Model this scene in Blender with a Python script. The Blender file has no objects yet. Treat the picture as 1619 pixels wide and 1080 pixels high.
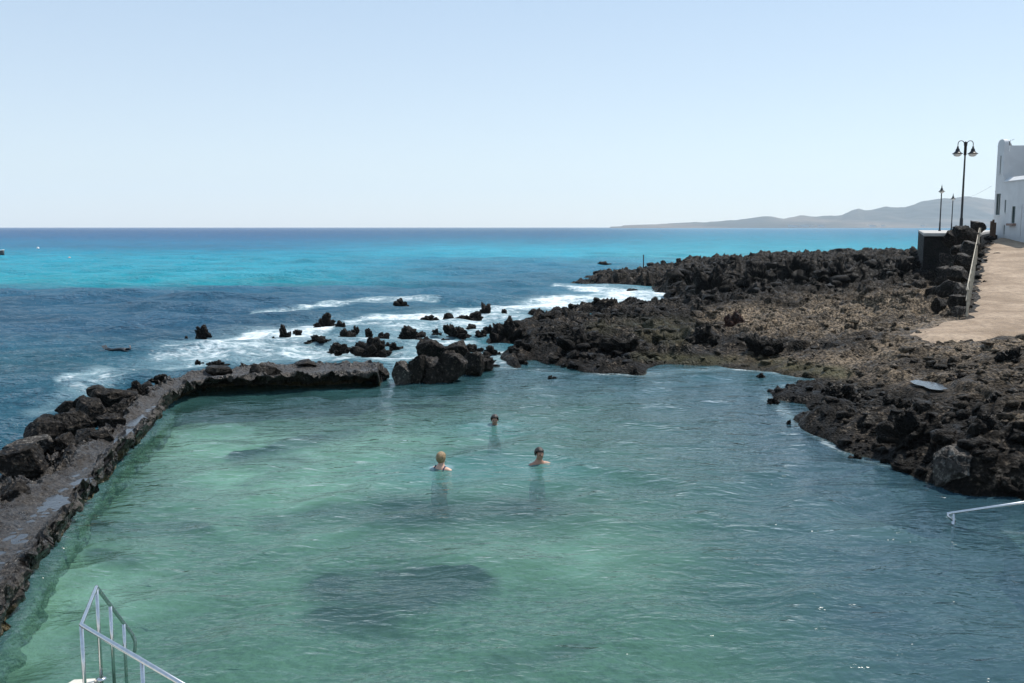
import bpy, bmesh, math, random
import numpy as np
from mathutils import Vector, Matrix
R = math.radians
S = bpy.context.scene
COL = S.collection

# ---------------------------------------------------------------- camera
H = 4.6; F = 1500.0; CX = 809.5; CY = 540.0; HOR = 359.0
PITCH = math.atan((CY - HOR) / F)
cam_d = bpy.data.cameras.new('camera'); cam = bpy.data.objects.new('camera', cam_d); COL.objects.link(cam)
cam.location = (0, 0, H); cam.rotation_euler = (math.pi/2 - PITCH, 0, 0)
cam_d.sensor_width = 36; cam_d.lens = F / 1619 * 36
cam_d.clip_start = 0.1; cam_d.clip_end = 60000
S.camera = cam
# ---------------------------------------------------------------- sky + sun
SUN_AZ = R(52); SUN_EL = R(58)           # azimuth to the right of the view axis (+Y)
w = bpy.data.worlds.new('World'); S.world = w; w.use_nodes = True
nt = w.node_tree; nt.nodes.clear()
sky = nt.nodes.new('ShaderNodeTexSky'); sky.sky_type = 'NISHITA'; sky.sun_disc = False
sky.sun_elevation = SUN_EL; sky.sun_rotation = SUN_AZ
sky.altitude = 0; sky.air_density = 1.0; sky.dust_density = 0.3; sky.ozone_density = 1.0
bg = nt.nodes.new('ShaderNodeBackground'); bg.inputs[1].default_value = 0.15
wo = nt.nodes.new('ShaderNodeOutputWorld')
tc = nt.nodes.new('ShaderNodeTexCoord'); sx = nt.nodes.new('ShaderNodeSeparateXYZ'); nt.links.new(tc.outputs['Generated'], sx.inputs[0])
mr = nt.nodes.new('ShaderNodeMapRange'); nt.links.new(sx.outputs['Z'], mr.inputs['Value'])
for i_, x_ in zip((1, 2, 3, 4), (0.0, .34, 0.0, 1.0)): mr.inputs[i_].default_value = x_
air = nt.nodes.new('ShaderNodeMix'); air.data_type = 'RGBA'; nt.links.new(mr.outputs[0], air.inputs[0])
air.inputs[6].default_value = (4.85, 5.3, 5.75, 1); air.inputs[7].default_value = (2.75, 3.8, 5.0, 1)
mxs = nt.nodes.new('ShaderNodeMix'); mxs.data_type = 'RGBA'; mxs.inputs[0].default_value = .68
nt.links.new(sky.outputs[0], mxs.inputs[6]); nt.links.new(air.outputs[2], mxs.inputs[7])   # pale humid air low down, clearer blue above
nt.links.new(mxs.outputs[2], bg.inputs[0]); nt.links.new(bg.outputs[0], wo.inputs[0])
sl = bpy.data.lights.new('sun', 'SUN'); sun = bpy.data.objects.new('sun', sl); COL.objects.link(sun)
sl.energy = 4.8; sl.angle = R(0.53); sl.color = (1.0, 0.95, 0.88)
sd = Vector((math.sin(SUN_AZ)*math.cos(SUN_EL), math.cos(SUN_AZ)*math.cos(SUN_EL), math.sin(SUN_EL)))
sun.rotation_euler = sd.to_track_quat('Z', 'Y').to_euler(); sun.location = (0, 0, 60)
S.view_settings.view_transform = 'Standard'; S.view_settings.look = 'None'
S.view_settings.exposure = 0.10; S.view_settings.gamma = 1.0
S.cycles.use_denoising = True
S.cycles.max_bounces = 6; S.cycles.transparent_max_bounces = 10; S.cycles.volume_bounces = 3
S.cycles.caustics_reflective = False; S.cycles.caustics_refractive = False
S.cycles.sample_clamp_indirect = 6; S.cycles.sample_clamp_direct = 5

# ---------------------------------------------------------------- projection helpers (build-time surveying)
ca, sa = math.cos(PITCH), math.sin(PITCH)
def ray(px, py):
    u = px - CX; v = CY - py
    return np.array([u, sa*v + ca*F, ca*v - sa*F])
def P(px, py, z=0.0):
    d = ray(px, py); t = (z - H) / d[2]
    return Vector((d[0]*t, d[1]*t, z))
def PD(px, py, D):
    d = ray(px, py); t = D / d[1]
    return Vector((d[0]*t, D, H + d[2]*t))
def to_px(x, y, z):
    dy = y*ca - (z-H)*sa; dv = y*sa + (z-H)*ca
    dy = np.maximum(dy, 1e-3)
    return CX + F*x/dy, CY - F*dv/dy

# ---------------------------------------------------------------- noise
_rng = np.random.RandomState(7)
_perm = _rng.permutation(4096)
_g3 = _rng.normal(size=(4096, 3)); _g3 /= np.linalg.norm(_g3, axis=1)[:, None]
def _h(i, j, k):
    return _perm[(_perm[(_perm[i & 4095] + j) & 4095] + k) & 4095]
def perlin(x, y, z=0.0, s=1.0, seed=0):
    x = np.asarray(x, float)/s + seed*17.31; y = np.asarray(y, float)/s + seed*7.77
    z = np.zeros_like(x) + np.asarray(z, float)/s + seed*3.11
    xi = np.floor(x).astype(int); yi = np.floor(y).astype(int); zi = np.floor(z).astype(int)
    xf, yf, zf = x-xi, y-yi, z-zi
    fu = lambda t: t*t*t*(t*(t*6-15)+10)
    u, v, q = fu(xf), fu(yf), fu(zf)
    out = 0
    for a in (0, 1):
        for b in (0, 1):
            for c in (0, 1):
                g = _g3[_h(xi+a, yi+b, zi+c)]
                d = g[..., 0]*(xf-a) + g[..., 1]*(yf-b) + g[..., 2]*(zf-c)
                out = out + d*(u if a else 1-u)*(v if b else 1-v)*(q if c else 1-q)
    return out*1.6
def ridged(x, y, z=0.0, s=1.0, seed=0):
    return 1 - np.abs(perlin(x, y, z, s, seed))*2
def sstep(a, b, x):
    t = np.clip((x-a)/(b-a), 0, 1); return t*t*(3-2*t)
def seg_dist(X, Y, a, b):
    ax, ay = a[0], a[1]; bx, by = b[0]-ax, b[1]-ay
    t = np.clip(((X-ax)*bx + (Y-ay)*by)/(bx*bx+by*by+1e-12), 0, 1)
    return np.hypot(X-ax-t*bx, Y-ay-t*by)
def sdf(X, Y, poly):
    d = np.full(X.shape, 1e9); ins = np.zeros(X.shape, bool)
    n = len(poly)
    for i in range(n):
        a, b = poly[i], poly[(i+1) % n]
        d = np.minimum(d, seg_dist(X, Y, a, b))
        c = ((a[1] > Y) != (b[1] > Y)) & (X < (b[0]-a[0])*(Y-a[1])/((b[1]-a[1]) or 1e-9) + a[0])
        ins ^= c
    return np.where(ins, d, -d)

# ---------------------------------------------------------------- object helpers
def tag(o, label=None, cat=None, group=None, kind=None):
    if label: o['label'] = label
    if cat: o['category'] = cat
    if group: o['group'] = group
    if kind: o['kind'] = kind
    return o
def empty(name, loc, rz=0.0):
    o = bpy.data.objects.new(name, None); COL.objects.link(o)
    o.location = loc; o.rotation_euler = (0, 0, rz); o.empty_display_size = .2
    return o
def np_mesh(name, verts, faces, mat, parent=None, smooth=True, attrs=None):
    me = bpy.data.meshes.new(name)
    verts = np.ascontiguousarray(verts, dtype=np.float32); faces = np.ascontiguousarray(faces, dtype=np.int32)
    k = faces.shape[1]
    me.vertices.add(len(verts)); me.vertices.foreach_set('co', verts.ravel())
    me.loops.add(faces.size); me.loops.foreach_set('vertex_index', faces.ravel())
    me.polygons.add(len(faces)); me.polygons.foreach_set('loop_start', np.arange(0, faces.size, k, dtype=np.int32))
    me.update(calc_edges=True)
    if smooth: me.polygons.foreach_set('use_smooth', np.ones(len(faces), bool))
    for an, av in (attrs or {}).items():
        av = np.asarray(av, dtype=np.float32)
        if av.ndim == 1:
            at = me.attributes.new(an, 'FLOAT', 'POINT'); at.data.foreach_set('value', av)
        else:
            at = me.attributes.new(an, 'FLOAT_VECTOR', 'POINT'); at.data.foreach_set('vector', av.ravel())
    me.validate()
    o = bpy.data.objects.new(name, me); COL.objects.link(o); me.materials.append(mat)
    o.parent = parent
    return o
def grid_faces(nr, nc, keep=None):
    i = np.arange(nr-1)[:, None]*nc + np.arange(nc-1)[None, :]
    f = np.stack([i, i+1, i+nc+1, i+nc], -1).reshape(-1, 4)
    return f if keep is None else f[keep.reshape(-1)]
def compact(v, f, attrs):
    used = np.zeros(len(v), bool); used[f.ravel()] = True
    idx = np.cumsum(used) - 1
    return v[used], idx[f], {k: a[used] for k, a in attrs.items()}
class MB:
    """collects boxes, tubes, lathes and prisms; build() links them as one mesh object"""
    def __init__(s): s.v = []; s.f = []
    def add(s, vs, fs):
        o = len(s.v); s.v += [tuple(v) for v in vs]; s.f += [tuple(i+o for i in f) for f in fs]
    def box(s, c, d, rz=0.0):
        cx, cy, cz = c; hx, hy, hz = d[0]/2, d[1]/2, d[2]/2
        m = Matrix.Rotation(rz, 3, 'Z')
        vs = [Vector(c) + m @ Vector((x*hx, y*hy, z*hz)) for x in (-1, 1) for y in (-1, 1) for z in (-1, 1)]
        s.add(vs, [(0,1,3,2),(4,6,7,5),(0,4,5,1),(2,3,7,6),(0,2,6,4),(1,5,7,3)])
    def tube(s, pts, r, n=12, cap=True):
        pts = [Vector(p) for p in pts]; rs = r if isinstance(r, (list, tuple)) else [r]*len(pts)
        vs = []; up = Vector((0, 0, 1)); prev = None
        for i, p in enumerate(pts):
            a = pts[max(i-1, 0)]; b = pts[min(i+1, len(pts)-1)]; t = (b-a).normalized()
            if prev is None:
                x = t.cross(up)
                if x.length < .05: x = t.cross(Vector((1, 0, 0)))
            else: x = prev - t*prev.dot(t)
            x.normalize(); prev = x; y = t.cross(x)
            for k in range(n):
                an = 2*math.pi*k/n
                vs.append(p + (x*math.cos(an) + y*math.sin(an))*rs[i])
        fs = []
        for i in range(len(pts)-1):
            for k in range(n):
                k2 = (k+1) % n
                fs.append((i*n+k, i*n+k2, (i+1)*n+k2, (i+1)*n+k))
        if cap:
            fs.append(tuple(reversed(range(n)))); fs.append(tuple((len(pts)-1)*n+k for k in range(n)))
        s.add(vs, fs)
    def lathe(s, prof, c=(0, 0, 0), n=20):
        vs = []; fs = []
        for r_, z_ in prof:
            for k in range(n):
                a = 2*math.pi*k/n; vs.append((c[0]+r_*math.cos(a), c[1]+r_*math.sin(a), c[2]+z_))
        for i in range(len(prof)-1):
            for k in range(n):
                k2 = (k+1) % n; fs.append((i*n+k, i*n+k2, (i+1)*n+k2, (i+1)*n+k))
        s.add(vs, fs)
    def prism(s, poly, z0, z1):
        n = len(poly); vs = [(p[0], p[1], z0) for p in poly] + [(p[0], p[1], z1) for p in poly]
        fs = [tuple(reversed(range(n))), tuple(range(n, 2*n))] + [(i, (i+1) % n, (i+1) % n+n, i+n) for i in range(n)]
        s.add(vs, fs)
    def build(s, name, mat, parent=None, smooth=False, bevel=0.0):
        me = bpy.data.meshes.new(name); me.from_pydata(s.v, [], s.f); me.update()
        bm = bmesh.new(); bm.from_mesh(me); bmesh.ops.recalc_face_normals(bm, faces=bm.faces)
        if bevel:
            bmesh.ops.bevel(bm, geom=[e for e in bm.edges], offset=bevel, segments=2, affect='EDGES', clamp_overlap=True)
        bm.to_mesh(me); bm.free()
        if smooth: me.polygons.foreach_set('use_smooth', np.ones(len(me.polygons), bool))
        o = bpy.data.objects.new(name, me); COL.objects.link(o); me.materials.append(mat); o.parent = parent
        return o

# ---------------------------------------------------------------- materials
class Mat:
    def __init__(s, name):
        s.m = bpy.data.materials.new(name); s.m.use_nodes = True
        s.t = s.m.node_tree; s.t.nodes.clear()
        s.out = s.n('ShaderNodeOutputMaterial')
    def n(s, k, **kw):
        nd = s.t.nodes.new(k)
        for a, b in kw.items(): setattr(nd, a, b)
        return nd
    def l(s, a, b): s.t.links.new(a, b)
    def val(s, sock, v):
        if hasattr(v, 'is_linked') or isinstance(v, bpy.types.NodeSocket): s.l(v, sock)
        else: sock.default_value = v
    def pos(s):
        if not hasattr(s, '_p'):
            s._p = s.n('ShaderNodeNewGeometry').outputs['Position']
        return s._p
    def obj(s):
        if not hasattr(s, '_o'): s._o = s.n('ShaderNodeTexCoord').outputs['Object']
        return s._o
    def noise(s, vec, scale, detail=4, rough=.55, dist=0):
        nd = s.n('ShaderNodeTexNoise'); s.l(vec, nd.inputs['Vector'])
        nd.inputs['Scale'].default_value = scale; nd.inputs['Detail'].default_value = detail
        nd.inputs['Roughness'].default_value = rough; nd.inputs['Distortion'].default_value = dist
        return nd.outputs['Fac']
    def voro(s, vec, scale, feature='F1'):
        nd = s.n('ShaderNodeTexVoronoi', feature=feature); s.l(vec, nd.inputs['Vector'])
        nd.inputs['Scale'].default_value = scale
        return nd.outputs['Distance']
    def scale(s, vec, sc, rot=0.0):
        nd = s.n('ShaderNodeMapping'); s.l(vec, nd.inputs['Vector'])
        nd.inputs['Scale'].default_value = sc; nd.inputs['Rotation'].default_value = (0, 0, rot)
        return nd.outputs[0]
    def math(s, op, a, b=0.0, c=None):
        nd = s.n('ShaderNodeMath', operation=op); s.val(nd.inputs[0], a); s.val(nd.inputs[1], b)
        if c is not None: s.val(nd.inputs[2], c)
        return nd.outputs[0]
    def maprange(s, v, a, b, c=0.0, d=1.0, smooth=True):
        nd = s.n('ShaderNodeMapRange'); nd.interpolation_type = 'SMOOTHSTEP' if smooth else 'LINEAR'
        s.l(v, nd.inputs['Value'])
        for i, x in zip((1, 2, 3, 4), (a, b, c, d)): nd.inputs[i].default_value = x
        return nd.outputs[0]
    def mix(s, fac, a, b):
        nd = s.n('ShaderNodeMix', data_type='RGBA'); s.val(nd.inputs[0], fac)
        for k, x in ((6, a), (7, b)):
            if isinstance(x, tuple): nd.inputs[k].default_value = (*x[:3], 1)
            else: s.l(x, nd.inputs[k])
        return nd.outputs[2]
    def attr(s, name, out='Fac'):
        nd = s.n('ShaderNodeAttribute', attribute_name=name); return nd.outputs[out]
    def bump(s, h, dist, strength=1.0, normal=None):
        nd = s.n('ShaderNodeBump'); s.l(h, nd.inputs['Height']); nd.inputs['Distance'].default_value = dist
        nd.inputs['Strength'].default_value = strength
        if normal is not None: s.l(normal, nd.inputs['Normal'])
        return nd.outputs[0]
    def pbr(s, col, rough=.6, metal=0.0, normal=None, spec=None, alpha=None):
        b = s.n('ShaderNodeBsdfPrincipled')
        if isinstance(col, tuple): b.inputs['Base Color'].default_value = (*col[:3], 1)
        else: s.l(col, b.inputs['Base Color'])
        s.val(b.inputs['Roughness'], rough); b.inputs['Metallic'].default_value = metal
        if spec is not None: s.val(b.inputs['Specular IOR Level'], spec)
        if normal is not None: s.l(normal, b.inputs['Normal'])
        return b
    def end(s, shader):
        s.l(shader.outputs[0] if hasattr(shader, 'outputs') else shader, s.out.inputs['Surface']); return s.m

def rock_mat(name, dark, mid, lite, sc=1.0, wet=.25, obj=False, bumpd=.05, lite_amt=.58, tint=False):
    m = Mat(name); p = m.obj() if obj else m.pos()
    a = m.noise(p, 1.3*sc, 6, .6, .4); b = m.noise(p, 9*sc, 6, .7); v = m.voro(p, 14*sc)
    c = m.mix(m.maprange(a, .35, .65), dark, mid)
    c = m.mix(m.maprange(b, lite_amt-.06, lite_amt+.1), c, lite)
    if tint:
        bl = m.maprange(m.noise(p, .6, 5, .65, .3), .43, .52)
        c = m.mix(m.math('MULTIPLY', bl, .93), c, (.0045, .004, .0035))
        c = m.mix(m.attr('sandy'), c, m.mix(m.maprange(b, .42, .6), (.040, .030, .021), (.30, .228, .155)))
        c = m.mix(m.attr('algae'), c, m.mix(m.maprange(a, .4, .6), (.04, .04, .018), (.12, .11, .06)))
        c = m.mix(m.attr('wet'), c, (.007, .006, .0053))  # damp water line, painted ridge shade and the blackened outcrop areas
        c = m.mix(m.attr('under'), c, m.mix(m.maprange(a, .35, .65), (.30, .33, .24), (.5, .52, .4)))
    h = m.math('ADD', m.math('MULTIPLY', b, 1.0), m.math('MULTIPLY', v, .7))
    h = m.math('ADD', h, m.math('MULTIPLY', m.noise(p, 45*sc, 4, .7), .35))
    nr = m.bump(h, bumpd, 1.0)
    r = m.maprange(m.noise(p, 3*sc, 3), .3, .7, .55 - wet, .9)
    return m.end(m.pbr(c, r, normal=nr, spec=.12))
M = {}
M['reef'] = rock_mat('lava_rock', (.0045, .0037, .0032), (.020, .0155, .0115), (.19, .152, .115), 1.0, .2, tint=True, bumpd=.09, lite_amt=.57)
M['rubble'] = rock_mat('lava_rubble', (.004, .0034, .003), (.017, .0135, .010), (.12, .097, .075), 1.3, .2, tint=True, bumpd=.06, lite_amt=.6)
M['lava'] = rock_mat('black_lava', (.0035, .003, .0027), (.009, .0075, .006), (.05, .042, .035), 1.4, .3, obj=True, bumpd=.06, lite_amt=.62)
M['block'] = rock_mat('dark_basalt', (.006, .005, .0045), (.018, .015, .012), (.10, .084, .068), 1.1, .25, obj=True, bumpd=.035, lite_amt=.58)
M['blockpale'] = rock_mat('grey_basalt', (.02, .018, .0165), (.06, .053, .047), (.18, .165, .145), 1.2, .1, obj=True, bumpd=.03, lite_amt=.55)
M['red'] = rock_mat('rusty_lava', (.014, .009, .008), (.05, .022, .015), (.10, .05, .035), 1.2, .1, obj=True, bumpd=.05)

def simple(name, col, rough=.5, metal=0.0, var=.15, sc=8.0, bumpd=0.0, obj=False, spec=None):
    m = Mat(name); p = m.obj() if obj else m.pos(); n = m.noise(p, sc, 5, .6)
    lo = tuple(c*(1-var) for c in col); hi = tuple(min(1, c*(1+var)) for c in col)
    c = m.mix(m.maprange(n, .3, .7), lo, hi)
    return m.end(m.pbr(c, rough, metal, m.bump(n, bumpd) if bumpd else None, spec))
M['steel'] = simple('stainless_steel', (.62, .62, .63), .22, 1.0, .08, 20, obj=True)
M['white'] = simple('white_render', (.62, .62, .62), .8, 0, .05, 1.5, .004)
M['cap'] = simple('concrete_cap', (.40, .38, .35), .8, 0, .12, 3, .01)
M['iron'] = simple('black_iron', (.012, .012, .013), .4, .3, .2, 12, obj=True)
M['glass'] = simple('dark_glass', (.03, .04, .045), .08, 0, .1, 2, spec=.8)
M['bulb'] = simple('frosted_lamp_glass', (.75, .75, .72), .2, 0, .04, 5, obj=True)
M['shutter'] = simple('green_shutter', (.05, .09, .085), .5, 0, .15, 4)
M['wood'] = simple('weathered_timber', (.42, .37, .29), .8, 0, .2, 10, .004)
M['browndoor'] = simple('brown_timber', (.09, .05, .03), .7, 0, .25, 6)
M['skin'] = simple('skin', (.55, .33, .24), .5, 0, .06, 10, obj=True)
M['skin_tan'] = simple('tanned_skin', (.36, .19, .125), .5, 0, .06, 10, obj=True)
M['blond'] = simple('blond_hair', (.27, .18, .09), .6, 0, .3, 40, .01, obj=True)
M['darkhair'] = simple('dark_hair', (.025, .016, .012), .5, 0, .3, 40, .01, obj=True)
M['navy'] = simple('navy_swimwear', (.015, .02, .07), .6, 0, .1, 10, obj=True)
M['eye'] = simple('eye', (.02, .015, .012), .2, 0, .1, 10, obj=True)
M['wetsuit'] = simple('black_wetsuit', (.012, .012, .014), .4, 0, .1, 10, obj=True)
M['fin'] = simple('black_rubber', (.015, .015, .017), .5, 0, .1, 10, obj=True)
M['hull'] = simple('dark_hull', (.05, .055, .06), .4, 0, .1, 3, obj=True)
M['gel'] = simple('white_gelcoat', (.75, .75, .73), .3, 0, .04, 3, obj=True)
M['orange'] = simple('faded_orange_plastic', (.55, .25, .14), .4, 0, .1, 5, obj=True)
M['step'] = simple('pale_concrete', (.6, .57, .5), .7, 0, .15, 4, .01)

# ---------------------------------------------------------------- polar tessellation grid
def polar(az0, az1, naz, rs):
    az = np.radians(np.linspace(az0, az1, naz))
    Rr, A = np.meshgrid(rs, az, indexing='ij')
    return Rr*np.sin(A), Rr*np.cos(A)

# ================================================================ THE WATER
def capsule(px, py, pts, soft, ky=3.0):
    """max over a polyline given as (px,py,width); y distances count ky times"""
    out = np.zeros(px.shape)
    for a, b in zip(pts[:-1], pts[1:]):
        ax, ay = a[0], a[1]*ky; bx, by = b[0]-a[0], (b[1]-a[1])*ky
        t = np.clip(((px-ax)*bx + (py*ky-ay)*by)/(bx*bx+by*by+1e-9), 0, 1)
        d = np.hypot(px-ax-t*bx, py*ky-ay-t*by); wd = (a[2]+(b[2]-a[2])*t)*ky
        out = np.maximum(out, 1 - sstep(wd*(1-soft), wd*(1+soft), d))
    return out
pool_line = [P(*q) for q in [(-60, 1100), (0, 985), (56, 902), (101, 831), (124, 800), (193, 715), (244, 673), (269, 640), (289, 622), (330, 611), (450, 607), (540, 604), (610, 598), (640, 596), (700, 590), (735, 584), (765, 574), (830, 566), (1300, 560), (1700, 560)]]
pool_poly = [(p.x, p.y) for p in pool_line] + [(40, 4), (-14, 1), (-14, 9)]

def lerp_tab(py, tab):
    ys = [t[0] for t in tab]
    return np.stack([np.interp(py, ys, [t[1][k] for t in tab]) for k in range(3)], -1)
TL = [(359, (.006, .055, .16)), (366, (.007, .065, .17)), (376, (.008, .095, .215)), (384, (.007, .14, .26)), (391, (.009, .13, .24)), (398, (.003, .20, .31)), (410, (.012, .26, .36)),
      (436, (.014, .265, .345)), (448, (.010, .24, .30)), (458, (.026, .11, .18)), (475, (.022, .085, .145)), (520, (.018, .07, .12)), (570, (.024, .095, .135)), (620, (.022, .085, .125)), (760, (.012, .055, .08))]
TM = [(359, (.010, .07, .15)), (370, (.012, .10, .20)), (382, (.014, .18, .28)), (392, (.02, .28, .39)), (404, (.025, .27, .37)), (412, (.03, .17, .26)), (440, (.03, .13, .20)),
      (470, (.026, .11, .17)), (520, (.03, .13, .17)), (620, (.02, .12, .14))]
TR = [(359, (.04, .16, .26)), (370, (.03, .20, .30)), (385, (.025, .26, .35)), (396, (.045, .29, .37)), (404, (.05, .30, .36)), (412, (.04, .22, .30)), (430, (.05, .2, .26)), (470, (.06, .22, .26)), (620, (.03, .14, .16))]
FOAM = [([(90, 606, 3), (150, 596, 5), (210, 588, 5), (290, 574, 9), (360, 552, 12), (420, 540, 16), (520, 540, 22), (620, 535, 22), (700, 520, 18), (760, 520, 14)], .9, .66),
        ([(330, 545, 7), (400, 530, 7), (480, 526, 8), (540, 512, 6), (590, 506, 7), (650, 503, 8), (720, 500, 7), (790, 492, 8), (850, 482, 10), (920, 476, 12), (1000, 472, 15), (1045, 476, 12)], .6, .98),
        ([(400, 492, 2), (470, 489, 2), (520, 480, 4), (580, 475, 4), (640, 473, 4), (688, 475, 3)], .8, .78),
        ([(880, 452, 3), (930, 456, 5), (1000, 460, 6), (1045, 464, 6)], .8, .85),
        ([(620, 520, 10), (700, 512, 9), (780, 505, 9), (830, 500, 6)], .8, .72),
        ([(60, 640, 10), (160, 600, 12), (280, 560, 18), (420, 535, 26), (560, 530, 30), (700, 520, 26), (800, 500, 24), (900, 475, 18), (1040, 475, 16)], .7, .50),
        ([(400, 555, 16), (520, 556, 14), (620, 560, 16), (720, 548, 14)], .8, .8),
        ([(1020, 428, 3), (1060, 422, 3), (1120, 418, 3), (1170, 410, 3)], .8, .8),
        ([(1060, 487, 6), (1100, 480, 3)], .8, .7),
        ([(690, 560, 10), (760, 560, 14), (800, 575, 8)], .9, .66),
        ([(612, 592, 5), (625, 585, 6)], .9, .7),
        ([(790, 580, 4), (900, 590, 4), (1000, 592, 5), (1150, 582, 3), (1290, 598, 3)], .9, .50),
        ([(1215, 630, 5), (1260, 668, 4), (1310, 705, 3), (1400, 740, 3)], .9, .46),
        ([(745, 673, 2), (775, 674, 2.5), (810, 672, 2)], .9, .5), ([(685, 740, 2.5), (712, 738, 2.5)], .9, .6), ([(842, 731, 2), (862, 731, 2)], .9, .5),
        ([(1590, 838, 3), (1630, 842, 3)], .9, .6), ([(1500, 818, 2), (1506, 822, 2)], .9, .7)]

def build_water():
    rs = np.concatenate([np.exp(np.arange(math.log(4.0), math.log(170), .0034)), np.exp(np.linspace(math.log(170), math.log(8800), 220))[1:]])
    X, Y = polar(-42, 44, 1500, rs)
    D = np.hypot(X, Y)
    px, py = to_px(X, Y, 0.0)
    sd_ = sdf(X[:, ::1], Y, pool_poly)
    pool = sstep(-.35, .35, sd_)                        # 1 in the pool
    # swell and chop
    r = np.random.RandomState(3); Z = np.zeros_like(X); DX = np.zeros_like(X); DY = np.zeros_like(X)
    wx = perlin(X, Y, 0, 6.0, 5)*.9; wy = perlin(X, Y, 0, 6.0, 6)*.9
    local = perlin(X, Y, 0, 3.0, 8)
    shelter = np.where(pool > .5, 1, 0)
    for i in range(46):
        big = i < 22
        lam = r.uniform(2.2, 9.0) if big else r.uniform(.55, 2.2)
        th = r.normal(math.radians(-97), .45 if big else .75)
        k = 2*math.pi/lam; amp = (.0085 if big else .0085)*lam**.9 * r.uniform(.5, 1.2)
        if not big: amp = .0062*lam*r.uniform(.6, 1.3)
        ampm = amp*((1-pool)*1.0 + pool*(.10 if big else .62))*(1 - sstep(lam*22, lam*45, D))
        ph = k*((X+wx)*math.cos(th) + (Y+wy)*math.sin(th)) + r.uniform(0, 7)
        ampm = ampm*(1+.6*local)
        c, s_ = np.cos(ph), np.sin(ph)
        Z += ampm*c; DX -= ampm*s_*math.cos(th)*.8; DY -= ampm*s_*math.sin(th)*.8
    # rings round the swimmers
    for (qx, qy) in ((782, 672), (697, 738), (852, 731)):
        c = P(qx, qy); d = np.hypot(X-c.x, Y-c.y)
        Z += .014*np.cos(d*7.5)*np.exp(-d/1.5)
    foam = np.zeros_like(X)
    for pts, soft, st in FOAM:
        foam = np.maximum(foam, capsule(px, py, pts, soft)*st)
    foam = np.where((D < 170), foam, 0)*np.clip(.92 + .30*perlin(X, Y*.8, 0, 2.6, 21) + .22*perlin(X, Y, 0, 1.1, 22), 0, 1.1)
    Z += foam*.03*(1-pool)*perlin(X, Y, 0, .7, 3)
    # body colour of the water: sand or reef underneath, depth
    wob = perlin(X, Y, 0, 14, 2)
    pyw = py + np.clip(4.5*wob, -9, 9)*np.clip((py-362)/60, 0, 1) - (px-400)*.004
    a = sstep(350, 800, px)[..., None]; b = sstep(850, 1150, px)[..., None]
    col = lerp_tab(pyw, TL)*(1-a) + lerp_tab(pyw, TM)*a
    col = col*(1-b) + lerp_tab(pyw, TR)*b
    col *= (1 + .22*perlin(X, Y, 0, 5, 12))[..., None]
    # pool body; sky reflection painted in as blue-grey at right and far end
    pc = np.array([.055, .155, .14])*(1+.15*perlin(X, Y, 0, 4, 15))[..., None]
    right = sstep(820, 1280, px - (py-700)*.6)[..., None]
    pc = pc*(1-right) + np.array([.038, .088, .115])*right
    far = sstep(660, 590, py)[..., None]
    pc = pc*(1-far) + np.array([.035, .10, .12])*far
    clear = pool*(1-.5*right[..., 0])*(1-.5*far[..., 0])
    for (qx, qy) in ((782, 676), (697, 744), (852, 737)):   # stirred-up water round the swimmers
        c = P(qx, qy); clear = clear*(1-.97*np.exp(-((X-c.x)**2 + (Y-c.y)**2)/1.7))
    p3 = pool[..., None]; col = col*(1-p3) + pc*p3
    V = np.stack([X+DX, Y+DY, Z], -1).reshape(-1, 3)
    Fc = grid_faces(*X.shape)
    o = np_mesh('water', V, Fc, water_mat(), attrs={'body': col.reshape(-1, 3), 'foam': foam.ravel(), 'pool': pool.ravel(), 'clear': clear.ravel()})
    tag(o, 'clear green sea pool water and blue turquoise open sea with white surf', None, kind='structure')
    return o
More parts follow.
